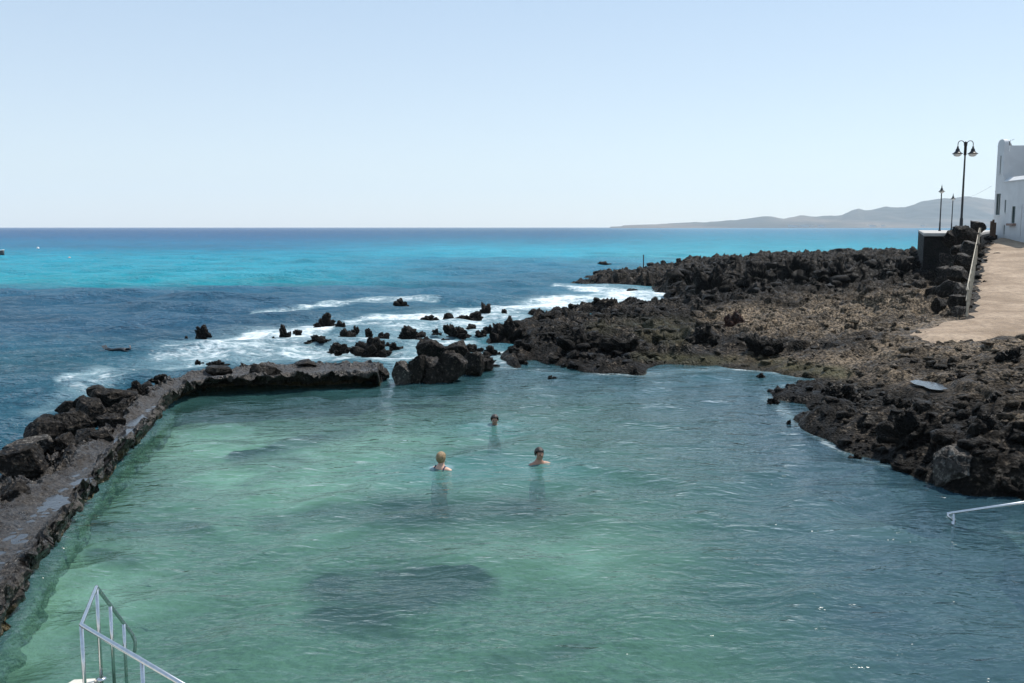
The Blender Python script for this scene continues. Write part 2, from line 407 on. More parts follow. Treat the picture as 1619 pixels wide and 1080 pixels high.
def water_mat():
    m = Mat('sea_water'); p = m.pos()
    body = m.attr('body', 'Color'); foam = m.attr('foam'); pool = m.attr('pool')
    # ripples, crests lying roughly across the view, in world space
    s1 = m.scale(p, (.75, 1.25, 1.0), R(7)); s2 = m.scale(p, (.62, 1.2, 1), R(-11))
    def crest(x): return m.math('SUBTRACT', 1.0, m.math('ABSOLUTE', m.math('MULTIPLY_ADD', x, 2.0, -1.0)))
    n1 = m.noise(s1, 1.25, 2, .5, .35); n2 = m.math('ADD', m.noise(s2, 3.3, 3, .6, .3), m.math('MULTIPLY', crest(m.noise(s1, 2.3, 2, .5, .4)), .5)); n3 = m.noise(s1, .45, 4, .55, .2)
    rough_sea = m.math('SUBTRACT', 1.0, pool)
    h = m.math('ADD', m.math('MULTIPLY', n1, .072), m.math('MULTIPLY', n2, .056))
    h = m.math('ADD', h, m.math('MULTIPLY', n3, m.math('MULTIPLY', rough_sea, .09)))
    h = m.math('MULTIPLY', h, m.math('MULTIPLY_ADD', rough_sea, 3.6, .95))
    nr = m.bump(h, 1.0, 1.0)
    # foam: lacy
    f1 = m.noise(m.scale(p, (1, 1.2, 1)), 1.7, 8, .7, .6); f2 = m.voro(m.scale(p, (1, 1.5, 1), .3), 3.2, 'DISTANCE_TO_EDGE')
    lace = m.math('SUBTRACT', m.math('MULTIPLY_ADD', f1, 2.4, -1.2), m.math('MULTIPLY', f2, .7))
    f3 = m.noise(m.scale(p, (.5, 1, 1)), .28, 4, .6)
    lace = m.math('ADD', lace, m.math('MULTIPLY_ADD', f3, 1.6, -.8))
    thr = m.math('ADD', lace, m.math('MULTIPLY_ADD', foam, 1.25, -.74))
    ff = m.maprange(thr, -.2, .75)
    ff = m.math('MULTIPLY', ff, m.maprange(foam, .02, .2))
    milky = m.mix(m.math('MULTIPLY', m.maprange(foam, .1, .8), .75), body, (.24, .36, .40))
    dif = m.n('ShaderNodeBsdfDiffuse'); m.l(nr, dif.inputs['Normal']); m.l(milky, dif.inputs[0])
    tr = m.n('ShaderNodeBsdfTransparent'); tr.inputs[0].default_value = (.58, .82, .79, 1)
    mx = m.n('ShaderNodeMixShader'); m.l(m.math('MULTIPLY', m.attr('clear'), .70), mx.inputs[0]); m.l(dif.outputs[0], mx.inputs[1]); m.l(tr.outputs[0], mx.inputs[2])
    gl = m.n('ShaderNodeBsdfGlossy'); m.l(nr, gl.inputs['Normal']); gl.inputs['Roughness'].default_value = .05
    fr = m.n('ShaderNodeFresnel'); fr.inputs['IOR'].default_value = 1.333; m.l(nr, fr.inputs['Normal'])
    frc = m.math('DIVIDE', fr.outputs[0], m.math('MULTIPLY_ADD', m.math('MULTIPLY', fr.outputs[0], rough_sea), .85, 1.0))   # choppy open water never mirrors fully
    m.l(m.math('MULTIPLY_ADD', rough_sea, .05, .05), gl.inputs['Roughness'])
    m2 = m.n('ShaderNodeMixShader'); m.l(frc, m2.inputs[0]); m.l(mx.outputs[0], m2.inputs[1]); m.l(gl.outputs[0], m2.inputs[2])
    fb = m.pbr((.74, .80, .82), .8, normal=m.bump(lace, .04, .8))
    m3 = m.n('ShaderNodeMixShader'); m.l(m.math('MULTIPLY', ff, .93), m3.inputs[0]); m.l(m2.outputs[0], m3.inputs[1]); m.l(fb.outputs[0], m3.inputs[2])
    return m.end(m3)

def build_seabed():
    rs = np.exp(np.arange(math.log(4.0), math.log(60), .008))
    X, Y = polar(-46, 50, 760, rs)
    px, py = to_px(X, Y, -.70)
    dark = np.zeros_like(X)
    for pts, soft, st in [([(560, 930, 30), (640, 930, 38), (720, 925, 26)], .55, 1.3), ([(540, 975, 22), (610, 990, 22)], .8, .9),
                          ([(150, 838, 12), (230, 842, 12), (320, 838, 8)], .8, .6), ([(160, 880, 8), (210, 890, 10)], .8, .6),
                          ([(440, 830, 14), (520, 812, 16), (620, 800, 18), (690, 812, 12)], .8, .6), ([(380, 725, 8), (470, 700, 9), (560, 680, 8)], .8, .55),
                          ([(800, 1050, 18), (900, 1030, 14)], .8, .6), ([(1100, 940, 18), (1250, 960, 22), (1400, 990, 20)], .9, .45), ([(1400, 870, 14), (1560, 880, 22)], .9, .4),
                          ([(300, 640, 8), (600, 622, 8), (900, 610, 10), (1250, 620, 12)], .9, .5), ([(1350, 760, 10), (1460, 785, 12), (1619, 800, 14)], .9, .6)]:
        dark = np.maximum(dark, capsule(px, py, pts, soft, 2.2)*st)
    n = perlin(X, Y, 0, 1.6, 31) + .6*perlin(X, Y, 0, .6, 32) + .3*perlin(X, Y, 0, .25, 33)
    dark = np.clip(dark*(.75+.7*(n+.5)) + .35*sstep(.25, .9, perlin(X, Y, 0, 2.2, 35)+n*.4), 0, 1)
    Z = -.72 + .07*perlin(X, Y, 0, 5, 30) + dark*(.10 + .09*n)
    depth_tint = 1 - np.clip(capsule(px, py, [(330, 700, 50), (480, 760, 70), (700, 730, 60)], .9, 2.0) + .8*capsule(px, py, [(130, 930, 70), (60, 1010, 60)], .9, 2) + .55*capsule(px, py, [(800, 850, 60), (1000, 880, 50)], .9, 2) + .6*capsule(px, py, [(1350, 830, 30), (1480, 840, 30)], .9, 2) + .35*perlin(X, Y, 0, 2.5, 38), 0, 1)  # darkening of deeper water painted into the bed colour outside the bright areas
    V = np.stack([X, Y, Z], -1).reshape(-1, 3)
    m = Mat('sandy_seabed'); p = m.pos()
    s1 = m.noise(p, 1.2, 5, .6, .5); s2 = m.noise(p, 7, 5, .7)
    c = m.mix(m.maprange(s1, .35, .65), (.44, .47, .33), (.72, .74, .58))
    c = m.mix(m.math('MULTIPLY', m.maprange(s2, .5, .7), .35), c, (.13, .14, .07))
    c = m.mix(m.math('MULTIPLY', m.attr('depth_tint'), .85), c, m.mix(m.maprange(s2, .38, .62), (.07, .085, .06), (.22, .25, .17)))  # dark green tone standing in for water depth
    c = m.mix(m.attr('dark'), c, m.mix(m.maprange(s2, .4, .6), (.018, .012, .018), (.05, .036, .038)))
    mat = m.end(m.pbr(c, .9, normal=m.bump(s2, .05)))
    o = np_mesh('seabed', V, grid_faces(*X.shape), mat, attrs={'dark': dark.ravel(), 'depth_tint': depth_tint.ravel()})
    tag(o, 'pale sand pool bottom with dark patches of rock', kind='structure')
build_water(); build_seabed()

# ================================================================ THE LAVA SHORE
COAST = [(800, 580), (845, 572), (872, 577), (905, 583), (950, 592), (1005, 588), (1040, 580), (1130, 577), (1200, 585), (1290, 600), (1262, 612), (1215, 620), (1225, 633), (1275, 636), (1268, 652), (1245, 668),
         (1275, 685), (1325, 710), (1400, 736), (1470, 757), (1510, 770), (1560, 779), (1619, 782), (1760, 850), (2000, 1000),
         (2400, 1000), (2400, 412), (1560, 409), (1460, 404), (1400, 407), (1300, 408), (1200, 411), (1140, 414), (1080, 415), (1060, 421), (1020, 426), (985, 432), (950, 437), (905, 446),
         (935, 451), (1000, 453), (1030, 456), (1045, 462), (1048, 470), (1065, 474), (1085, 482), (1060, 488), (1000, 489), (960, 491), (948, 496), (900, 497), (878, 494), (866, 504), (830, 508), (810, 520), (786, 532), (775, 548), (790, 560)]
coast = [tuple(P(*q))[:2] for q in COAST]
CTRL = [(1350, 690, .25, .5), (1500, 690, .75, 1.0), (1600, 690, .9, 1.0), (1400, 640, .55, .8), (1550, 640, .9, .8), (1300, 605, .3, .6), (1450, 600, .65, .5), (1610, 600, 1.0, .6), (1200, 560, .28, .45),
        (1350, 560, .5, .4), (1500, 560, .9, .5), (1619, 535, 1.25, .5), (1750, 600, 1.2, .6), (1700, 750, 1.0, .8), (1150, 520, .5, .9), (1300, 515, .65, .5), (1420, 510, .95, .5), (1450, 530, 1.0, .3), (1000, 545, .4, .8), (920, 540, .45, .9), (850, 530, .35, .7),
        (950, 505, .35, .7), (1050, 505, .35, .6), (1200, 490, .55, .5), (1150, 480, .6, .8), (1300, 472, .8, .6), (1420, 465, 1.1, .6), (1480, 480, 1.25, .7), (1000, 430, .15, .45), (1090, 430, .35, .7),
        (1200, 440, .85, 1.3), (1300, 430, 1.0, 1.3), (1400, 430, 1.2, 1.3), (1200, 411, 1.0, .9), (1300, 409, 1.15, .9), (1400, 408, 1.3, .9), (1150, 416, .5, .8), (1470, 430, 1.7, .9), (1900, 460, 3.0, .6), (1700, 400, 3.6, .5)]
cw = []
for q in CTRL:
    p = P(q[0], q[1], q[2]); cw.append((p.x, p.y, q[2], q[3]))
def path_z(y): return np.clip(1.0 + .0817*(np.asarray(y)-30), .6, 3.86)
def path_pt(px, py):
    d = ray(px, py); t = (1.0 - .0817*30 - H)/(d[2] - .0817*d[1]); return (d[0]*t, d[1]*t)
PATH = [(1440, 522), (1470, 512), (1500, 503), (1530, 499), (1541, 462), (1552, 422), (1563, 384)]
path_poly = [path_pt(*q) for q in PATH] + [(33.3, 66), (46.5, 88), (75, 90), (75, 45), (36, 34)] + [path_pt(*q) for q in [(1700, 530), (1619, 527), (1585, 530), (1550, 537), (1500, 541), (1462, 537)]]
def ground_info(X, Y):
    num = np.zeros_like(X); den = np.zeros_like(X); ra = np.zeros_like(X)
    L = np.hypot(X, Y)
    for cx, cy, cz, cr in cw:
        s_ = np.maximum(1.0, .06*math.hypot(cx, cy))
        w_ = 1/(((X-cx)**2 + (Y-cy)**2)/s_**2 + .4)**1.6
        num += w_*cz; ra += w_*cr; den += w_
    base = num/den; ra = ra/den
    d = sdf(X + .35*perlin(X, Y, 0, 1.5, 41), Y + .8*perlin(X, Y, 0, 1.8, 42), coast)
    k = np.clip(.05*L*.5, .5, 3.0)
    shore = np.where(d > 0, 1-np.exp(-d/k), np.maximum(d/k*.9, -3))
    z = np.where(d > 0, base*shore + .02, d*.8 - .02)
    return z, ra, d
TP = P(1469, 608, .78)
def reef_height(X, Y, fine=True):
    z, ra, d = ground_info(X, Y)
    env = np.clip(.35 + d*.7, .12, 1.0)
    f1 = np.clip(np.hypot(X, Y)/45, .6, 1.15)
    n = .36*(ridged(X, Y, 0, 3.6, 51)**2 - .45) + .26*(ridged(X, Y, 0, 1.5, 52)**2-.45)
    wxx = X + .5*perlin(X, Y, 0, 1.3, 58); wyy = Y + .5*perlin(X, Y, 0, 1.3, 59)
    n += .38*(sstep(.03, .13, perlin(wxx, wyy, 0, 2.9, 47))-.4) + .29*(sstep(.0, .09, perlin(wxx, wyy, 0, 1.25, 48))-.45) + .14*(sstep(.0, .1, perlin(wxx, wyy, 0, .55, 49))-.5)
    lump = perlin(X, Y, 0, 5.5, 57); n += .45*sstep(.1, .75, lump)
    if fine:
        n += .17*(ridged(X, Y, 0, .62, 53)-.5) + .10*(ridged(X, Y, 0, .27, 54)-.5) + .05*perlin(X, Y, 0, .12, 55)
    z = z + n*env*ra*f1
    pd = sdf(X + .5*perlin(X, Y, 0, 1.1, 61), Y + .9*perlin(X, Y, 0, 1.3, 62), path_poly)
    z = np.where(pd > -1.2, z*(1-sstep(-1.2, 0, pd)) + (path_z(Y)-.10)*sstep(-1.2, 0, pd), z)
    e = np.hypot((X-TP.x)/.36, (Y-TP.y)/.80)
    z = np.where(e < 1.7, z*(sstep(.85, 1.7, e)) + .70*(1-sstep(.85, 1.7, e)) , z)
    return z, d, pd, ra

def shore_attrs(X, Y, Z, ra):
    px, py = to_px(X, Y, Z)
    nz = perlin(X, Y, 0, 3.0, 75) + .5*perlin(X, Y, 0, .8, 76)
    sandy = capsule(px, py, [(1480, 500, 22), (1440, 520, 26), (1400, 560, 18), (1520, 550, 12), (1619, 540, 10)], .9, 2)*.9
    sandy = np.maximum(sandy, 1.0*capsule(px, py, [(1130, 500, 12), (1250, 505, 30), (1400, 495, 34), (1480, 470, 22)], .9, 2))
    sandy = np.maximum(sandy, .62*capsule(px, py, [(1180, 572, 14), (1350, 572, 24), (1500, 585, 28), (1619, 600, 36)], .9, 2))
    sandy = np.maximum(sandy, .9*capsule(px, py, [(1590, 660, 5), (1640, 660, 8)], .9, 2))
    sandy = np.clip(sandy*(.8+nz*.9), 0, 1)
    algae = np.clip(capsule(px, py, [(1010, 562, 6), (1100, 572, 9), (1200, 574, 10), (1330, 590, 8)], .9, 2)*(.8+nz), 0, 1)*.8
    algae = np.maximum(algae, np.clip(.55*capsule(px, py, [(960, 520, 14), (1060, 525, 18)], .9, 2)*(.7+nz), 0, 1))
    wet = np.clip(sstep(.28, .04, Z)*.85 + sstep(.15, .7, perlin(X, Y, 0, 6, 77))*.25*(ra > .7), 0, 1)*(1-algae*.7)*(1-.5*(px > 1150)*(py < 610))
    wet = np.maximum(wet, np.clip(.85*capsule(px, py, [(1130, 440, 26), (1250, 432, 30), (1400, 430, 28), (1450, 430, 20)], .8, 2)*(.75+.5*nz), 0, 1))  # shade on the ridge's near face, painted black into the colour
    wet = np.maximum(wet, np.clip(.7*capsule(px, py, [(900, 550, 18), (1000, 555, 14)], .8, 2)*(.6+nz), 0, 1))  # black tone over the middle pool-shore outcrops, independent of the water line
    wet = np.maximum(wet, np.clip(.7*capsule(px, py, [(1380, 690, 26), (1619, 700, 40)], .8, 2)*(.6+nz), 0, 1))  # same blackening by region along the right shore
    under = sstep(-.03, -.30, Z + .10*nz)
    return {'sandy': sandy.ravel(), 'algae': algae.ravel(), 'wet': (wet*(1-under)).ravel(), 'under': under.ravel()}  # 'wet' holds the damp water line plus painted ridge shade and blackened areas

def build_reef():
    rs = np.exp(np.concatenate([np.arange(math.log(11.0), math.log(42), .0029), np.arange(math.log(42), math.log(150), .0019)]))
    X, Y = polar(-6.0, 46.0, 1180, rs)
    Z, d, pd, ra = reef_height(X, Y)
    amp = np.clip(.3+d*.5, 0, 1)*ra*(pd < -.2)*np.clip(np.hypot(X, Y)/45, .6, 1.4)
    X2 = X + amp*(.16*perlin(X, Y, Z, .7, 71) + .07*perlin(X, Y, Z, .25, 72))
    Y2 = Y + amp*(.22*perlin(X, Y, Z, .7, 73) + .09*perlin(X, Y, Z, .25, 74))
    V = np.stack([X2, Y2, Z], -1).reshape(-1, 3)
    kq = (Z > -1.1); kf = kq[:-1, :-1] | kq[1:, 1:]
    Fc = grid_faces(*X.shape, keep=kf)
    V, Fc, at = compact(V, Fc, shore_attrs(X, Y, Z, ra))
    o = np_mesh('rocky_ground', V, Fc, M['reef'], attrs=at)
    tag(o, 'rough dark lava rock shore between the pool and the sea', kind='structure')
build_reef()

# ---- the sandy ramp
def build_path():
    xs = np.arange(8, 76, .16); ys = np.arange(28, 90, .16)
    X, Y = np.meshgrid(xs, ys, indexing='xy')
    pd = sdf(X + .25*perlin(X, Y, 0, .8, 81), Y + .3*perlin(X, Y, 0, .9, 82), path_poly)
    Z = path_z(Y) + .035*perlin(X, Y, 0, 2.5, 83) + .015*perlin(X, Y, 0, .6, 84) - .12*sstep(.5, 0, pd)
    k = pd > -.1; kf = k[:-1, :-1] & k[1:, 1:] & k[:-1, 1:] & k[1:, :-1]
    V, Fc, _ = compact(np.stack([X, Y, Z], -1).reshape(-1, 3), grid_faces(*X.shape, keep=kf), {})
    m = Mat('sandy_concrete'); p = m.pos()
    a = m.noise(m.scale(p, (.8, 1.1, 1)), .7, 7, .65, .8); b = m.noise(p, 5, 6, .75)
    c = m.mix(m.maprange(a, .35, .68), (.22, .155, .10), (.38, .285, .20))
    c = m.mix(m.math('MULTIPLY', m.maprange(b, .46, .62), .65), c, (.15, .11, .08)); g2 = m.noise(p, 22, 4, .8); c = m.mix(m.math('MULTIPLY', m.maprange(g2, .55, .66), .5), c, (.5, .42, .33))
    o = np_mesh('path', V, Fc, m.end(m.pbr(c, .95, normal=m.bump(b, .03))))
    tag(o, 'sandy beige ramp rising to the white house', kind='structure')
build_path()

# ---------------------------------------------------------------- rocks
def ico(sub):
    bm = bmesh.new(); bmesh.ops.create_icosphere(bm, subdivisions=sub, radius=1)
    v = np.array([x.co[:] for x in bm.verts]); f = np.array([[q.index for q in x.verts] for x in bm.faces]); bm.free()
    return v, f
ICO = {k: ico(k) for k in (2, 4, 5)}
def rock_shape(seed, style, sub=5):
    v0, f = ICO[sub]; r = np.random.RandomState(seed); v = v0.copy()
    if style == 'lava':
        rad = np.full(len(v), .34)
        for i in range(r.randint(9, 15)):
            c = r.uniform(-.8, .8, 3); c[2] = r.uniform(-.1, .45)*(1-.4*abs(c[0])); R_ = r.uniform(.16, .36)
            if i == 0: c = np.array([r.uniform(-.35, .35), 0, .55]); R_ = .34
            if i == 1: c = np.array([r.uniform(-.6, .6), .1, .35]); R_ = .4
            b = v@c; disc = b*b - (c@c - R_*R_)
            rad = np.maximum(rad, np.where(disc > 0, b + np.sqrt(np.maximum(disc, 0)), 0))
        v = v*rad[:, None]
        n = .26*(ridged(*v.T, .45, seed % 97)-.45) + .19*(ridged(*v.T, .2, 3+seed % 89)-.5) + .10*(ridged(*v.T, .09, 9)-.5)
        v = v*(1+n)[:, None]
        v[:, 0] += .09*perlin(*v.T, .3, 4); v[:, 1] += .09*perlin(*v.T, .3, 5)
    else:
        for i in range(r.randint(11, 17)):
            nrm = r.normal(size=3); nrm /= np.linalg.norm(nrm); off = r.uniform(.40, .80)
            if i == 0: nrm = np.array([r.uniform(-.3, .3), r.uniform(-.35, .2), 1]); nrm /= np.linalg.norm(nrm); off = r.uniform(.5, .65)
            t = v@nrm; v = np.where(t[:, None] > off, v - (t-off)[:, None]*nrm, v)
        n = .05*perlin(*v0.T, .5, seed % 91) + .05*(ridged(*v0.T, .22, 3)-.5) + .04*perlin(*v0.T, .09, 9)
        v = v + v0*n[:, None]
    v -= (v.max(0)+v.min(0))/2
    v /= (v.max(0)-v.min(0))                        # unit box
    return v, f
_rs = [100]
def rock(px, py_base, wpx, hpx, label, cat='rock', group=None, style='lava', z=None, mat=None, deep=.9, tilt=0.0, name=None, seed=None):
    """px/base pixel row, width and height seen -> a rock of that real size standing there"""
    if z is None: z = 0.0
    p = P(px, py_base, z); D = p.y
    w_ = wpx*D/F; h_ = hpx*D/F; dp = w_*deep; sink = h_*.35 + .05
    _rs[0] += 1
    v, f = rock_shape(seed or _rs[0], style, 5 if wpx > 24 else 4)
    v = v*np.array([w_*1.06, dp, h_+sink])
    mt = mat or M['lava' if style == 'lava' else 'block']
    o = np_mesh(name or ('lava_rock' if style == 'lava' else 'boulder'), v, f, mt)
    o.location = (p.x, p.y + dp*.30, z - sink + (h_+sink)/2)
    o.rotation_euler = (0, tilt, 0)
    tag(o, label, cat, group)
    return o
SURF = 'lava rocks standing in the surf'
for a in [
    (633, 483, 24, 12, 'low three-knobbed black rock alone in the breaking wave farthest out'),
    (321, 532, 28, 20, 'twin-peaked black rock farthest left in the surf'),
    (291, 536, 10, 5, 'tiny flat black rock just left of the twin-peaked surf rock'),
    (450, 532, 19, 20, 'upright stubby black rock at the left end of the surf rock row'),
    (470, 528, 14, 7, 'small low rock right beside the upright stubby surf rock'),
    (511, 521, 36, 27, 'large peaked black rock at the back of the surf row, left half'),
    (537, 521, 18, 15, 'rounded black rock touching the right side of the large peaked surf rock'),
    (548, 534, 26, 15, 'squat black rock in front of the rounded rock in the surf'),
    (561, 526, 13, 12, 'small pointed rock just behind the squat black surf rock'),
    (583, 531, 13, 13, 'small isolated cone-shaped black rock in white foam'),
    (497, 545, 52, 16, 'long low black rock slab lying in the foam before the large peaked rock'),
    (533, 557, 42, 15, 'ragged low black rock just behind the breakwater top'),
    (585, 560, 60, 27, 'wide jagged black rock with many knobs behind the breakwater end'),
    (625, 553, 22, 12, 'low rubbly rock trailing right of the wide jagged one'),
    (650, 534, 42, 20, 'broad domed black rock in the surf above the breakwater gap'),
    (668, 542, 24, 10, 'low dark rock at the foot of the broad domed surf rock'),
    (722, 534, 44, 22, 'blocky black rock mass in the surf right of the gap'),
    (679, 507, 30, 9, 'thin line of black rock awash at the left of the outer ledge'),
    (716, 508, 34, 13, 'knobbed black rock in the middle of the outer surf ledge'),
    (744, 506, 38, 14, 'wide black rock leading up to the leaning pinnacle'),
    (767, 497, 18, 20, 'leaning black pinnacle at the end of the outer surf ledge'),
    (797, 495, 10, 7, 'small black rock between the pinnacle and the reef'),
    (642, 510, 9, 4, 'tiny black rock awash between the breaker and the domed rock'),
    (340, 578, 38, 8, 'flat dark rock awash behind the corner of the breakwater'),
    (313, 574, 14, 5, 'tiny dark rock awash left of the flat rock behind the breakwater'),
    (957, 418, 22, 5, 'thin strip of black rocks awash farthest out by the pole'),
    (950, 431, 7, 5, 'tiny black rock off the far reef tip'),
    (1049, 417, 9, 6, 'small black knob right of the slim pole on the far reef'),
    (765, 580, 50, 20, 'low ragged black rock at the reef edge by the pool gap'),
    (740, 557, 28, 13, 'dark low rock in foam behind the heaped boulders of the gap'),
    (826, 576, 22, 11, 'small dark rock where the surf spills into the pool'),
    (1206, 597, 17, 8, 'low flat black rock alone in the pool near its far shore'),
    (1247, 671, 9, 8, 'tiny black rock standing off the right shore of the pool'),
    (1003, 592, 15, 12, 'small greenish black rock at the far pool edge'),
    (965, 590, 22, 11, 'ragged small rock left of the greenish one at the far pool edge'),
    (772, 526, 24, 13, 'small ragged black rock touching the left side of the largest reef outcrop'),
    (850, 500, 30, 12, 'low black rock in the foam at the upper edge of the reef tip'),
    (905, 491, 34, 11, 'dark low rock at the foamy edge above the middle reef'),
    (606, 534, 20, 9, 'small black rock in foam left of the broad domed rock'),
    (745, 520, 18, 8, 'small black rock just right of the blocky surf mass'),
    (1000, 461, 18, 5, 'flat dark rock awash inside the foamy inlet'),
    (752, 556, 30, 12, 'jagged low rock in the wash between the gap boulders and the reef tip'),
    (778, 562, 34, 16, 'ragged black rock joining the wash to the left tip of the reef'),
    (700, 543, 26, 8, 'flat dark rock awash between the domed rock and the gap heap'),
    (613, 548, 14, 7, 'tiny knob of rock in foam at the right end of the wide jagged one'),
    (431, 537, 11, 5, 'tiny black rock awash left of the upright stubby one'),
    (690, 527, 16, 7, 'small dark knob in foam between the domed and the blocky surf rocks'),
    (760, 530, 20, 9, 'small low rock between the blocky surf mass and the largest reef outcrop'),
    (873, 600, 14, 7, 'small black rock just off the left part of the far pool shore'),
    (1225, 640, 26, 12, 'pale flecked low rocks at the little spit on the right pool shore'),
    (1352, 724, 20, 8, 'small dark rock at the water line of the right shore'),
]:
    rock(*a[:5], group=SURF)
REEF = 'lava outcrops on the shore'
for a in [
    (801, 548, 62, 50, 0.0, 'largest dark outcrop at the left tip of the reef, rising to a blunt peak', 'lava', None),
    (925, 558, 92, 40, .25, 'broad black outcrop with a shaded face above the middle pool shore', 'lava', None),
    (988, 562, 80, 34, .25, 'black hollow-faced outcrop second from the left above the pool', 'lava', None),
    (1108, 545, 54, 36, .4, 'rounded black outcrop in the middle of the reef', 'lava', None),
    (1167, 518, 38, 28, .5, 'reddish topped lava stack in the middle of the reef', 'lava', 'red'),
    (1213, 560, 66, 34, .3, 'wide black outcrop right of the reddish stack', 'lava', None),
    (1130, 470, 58, 52, .5, 'tall black outcrop at the left end of the high lava ridge', 'lava', None),
    (1085, 452, 40, 20, .4, 'dark jagged outcrop at the head of the foamy inlet', 'lava', None),
    (1078, 420, 24, 12, .3, 'small peaked outcrop on the far reef right of the pole', 'lava', None),
    (1155, 425, 34, 24, .9, 'squared dark outcrop on the far skyline, leftmost of the ridge', 'lava', None),
    (1200, 455, 60, 42, .9, 'heavy black outcrop in the left part of the high lava ridge', 'lava', None),
    (1262, 440, 60, 40, 1.2, 'jagged dark crag on the ridge skyline left of centre', 'lava', None),
    (1330, 450, 72, 40, 1.1, 'wide brownish black crag in the middle of the ridge', 'lava', None),
    (1370, 425, 44, 26, 1.6, 'pointed crag standing on the ridge skyline', 'lava', None),
    (1420, 440, 54, 34, 1.5, 'dark crag on the ridge just left of the sea wall', 'lava', None),
    (1336, 640, 54, 34, .35, 'black craggy hump above the small pool inlet', 'lava', None),
    (1310, 665, 50, 34, .15, 'shadowed black rock at the water edge below the craggy hump', 'lava', None),
    (1445, 705, 84, 56, .35, 'big dark overhanging outcrop left of the pale grey boulder', 'lava', None),
    (1522, 766, 74, 58, .1, 'large pale grey pitted boulder at the right water edge', 'block', 'blockpale'),
    (1604, 770, 50, 60, .1, 'grey faced boulder at the right frame edge above the water', 'block', 'block'),
    (1570, 700, 80, 50, .7, 'black broken outcrop behind the boulders of the right shore', 'lava', None),
    (1590, 645, 60, 24, .95, 'low dark outcrop below the sandy patch at the right', 'lava', None),
    (1415, 650, 70, 26, .55, 'flat brown black outcrop in front of the tide pool', 'lava', None),
    (1520, 608, 40, 20, .75, 'knobby dark rock right beside the small tide pool', 'lava', None),
    (1605, 575, 46, 26, 1.0, 'dark rock under the lower edge of the sandy ramp', 'lava', None),
]:
    px, pb, w_, h_, z_, lab, st, mt = a
    rock(px, pb, w_, h_, lab, group=REEF, style=st, z=z_, mat=M[mt] if mt else None, name='lava_outcrop' if st == 'lava' else 'boulder', cat='rock' if st == 'lava' else 'boulder')
BW = 'boulders heaped along the breakwater'
for a in [
    (22, 755, 84, 56, .25, 'large smooth dark grey boulder at the left frame edge', 'block', None, 21),
    (38, 722, 74, 36, .3, 'pale rough grey boulder behind the large smooth one', 'block', 'blockpale', 22),
    (62, 700, 62, 42, .2, 'sharp black angular boulder with a dark face toward the camera', 'block', None, 23),
    (95, 720, 46, 40, .3, 'steep ridged dark boulder right of the pale grey one', 'block', None, 24),
    (112, 692, 56, 48, .2, 'layered black boulder standing on edge above the ridged one', 'block', None, 25),
    (135, 702, 46, 26, .35, 'grey pitted boulder at the path edge below the layered one', 'block', None, 26),
    (138, 668, 50, 42, .2, 'black slab leaning left in the middle of the heap', 'block', None, 27),
    (101, 650, 30, 18, .1, 'small dark boulder on the seaward side beyond the leaning slab', 'block', None, 28),
    (174, 640, 66, 30, .25, 'long flat-topped black slab lying across the heap', 'block', None, 29),
    (176, 682, 46, 32, .3, 'black wedge-shaped boulder beside the long puddle', 'block', None, 30),
    (158, 698, 40, 20, .4, 'low wet grey boulder under the wedge-shaped one', 'block', None, 31),
    (184, 658, 32, 24, .3, 'small angular boulder between slab and wedge', 'block', None, 32),
    (12, 812, 56, 56, .2, 'rough pale flecked boulder at the left edge nearest the camera', 'block', 'block', 33),
    (216, 626, 42, 28, .3, 'dark craggy boulder at the far end of the heap', 'lava', None, 34),
    (250, 606, 36, 16, .3, 'low craggy rock where the breakwater bends', 'lava', None, 35),
    (72, 668, 26, 14, .05, 'small wet rock awash on the seaward side of the heap', 'block', None, 36),
    (-40, 760, 70, 60, .2, 'dark boulder mostly outside the left edge of the frame', 'block', None, 37),
    (418, 600, 50, 28, .35, 'pyramid-shaped dark boulder on the back wall of the pool', 'block', None, 38),
    (345, 590, 44, 12, .45, 'low flat rock lying on top of the breakwater bend', 'block', None, 39),
    (482, 579, 44, 10, .45, 'thin flat slab lying on the middle of the back wall', 'block', None, 40),
    (596, 600, 36, 26, .05, 'squared dark block closing the end of the breakwater', 'block', None, 41),
]:
    px, pb, w_, h_, z_, lab, st, mt, sdn = a
    if px == -40: continue
    rock(px, pb, w_, h_*.86, lab, group=BW, style=st, z=z_, mat=M[mt] if mt else None, name='boulder', cat='boulder', seed=sdn+400)
rr_ = random.Random(9)
for (px, pb, w_, h_, lab) in [(30, 790, 26, 18, 'small dark rock beside the pale flecked boulder nearest the camera'), (58, 742, 30, 20, 'small angular rock between the large smooth boulder and the path'), (78, 726, 24, 18, 'small black rock under the ridged boulder'),
        (84, 690, 30, 20, 'small black rock in the gap behind the sharp angular boulder'), (116, 664, 26, 18, 'small rock on the seaward slope before the leaning slab'), (140, 648, 28, 20, 'small black rock behind the leaning slab'),
        (160, 664, 26, 18, 'small rock between the leaning slab and the black wedge'), (196, 648, 26, 16, 'small dark rock at the path edge right of the long slab'), (205, 634, 26, 18, 'small dark rock just before the far end of the boulder heap'),
        (122, 642, 26, 16, 'small wet rock on the seaward edge behind the long slab'), (150, 622, 24, 12, 'low black rock awash beyond the long flat slab'), (232, 618, 26, 14, 'small rock between the craggy end boulder and the bend')]:
    rock(px, pb, w_, h_, lab, group=BW, style='block', z=.2, name='boulder', cat='boulder', deep=1.1)
GP = 'boulders heaped right of the breakwater gap'
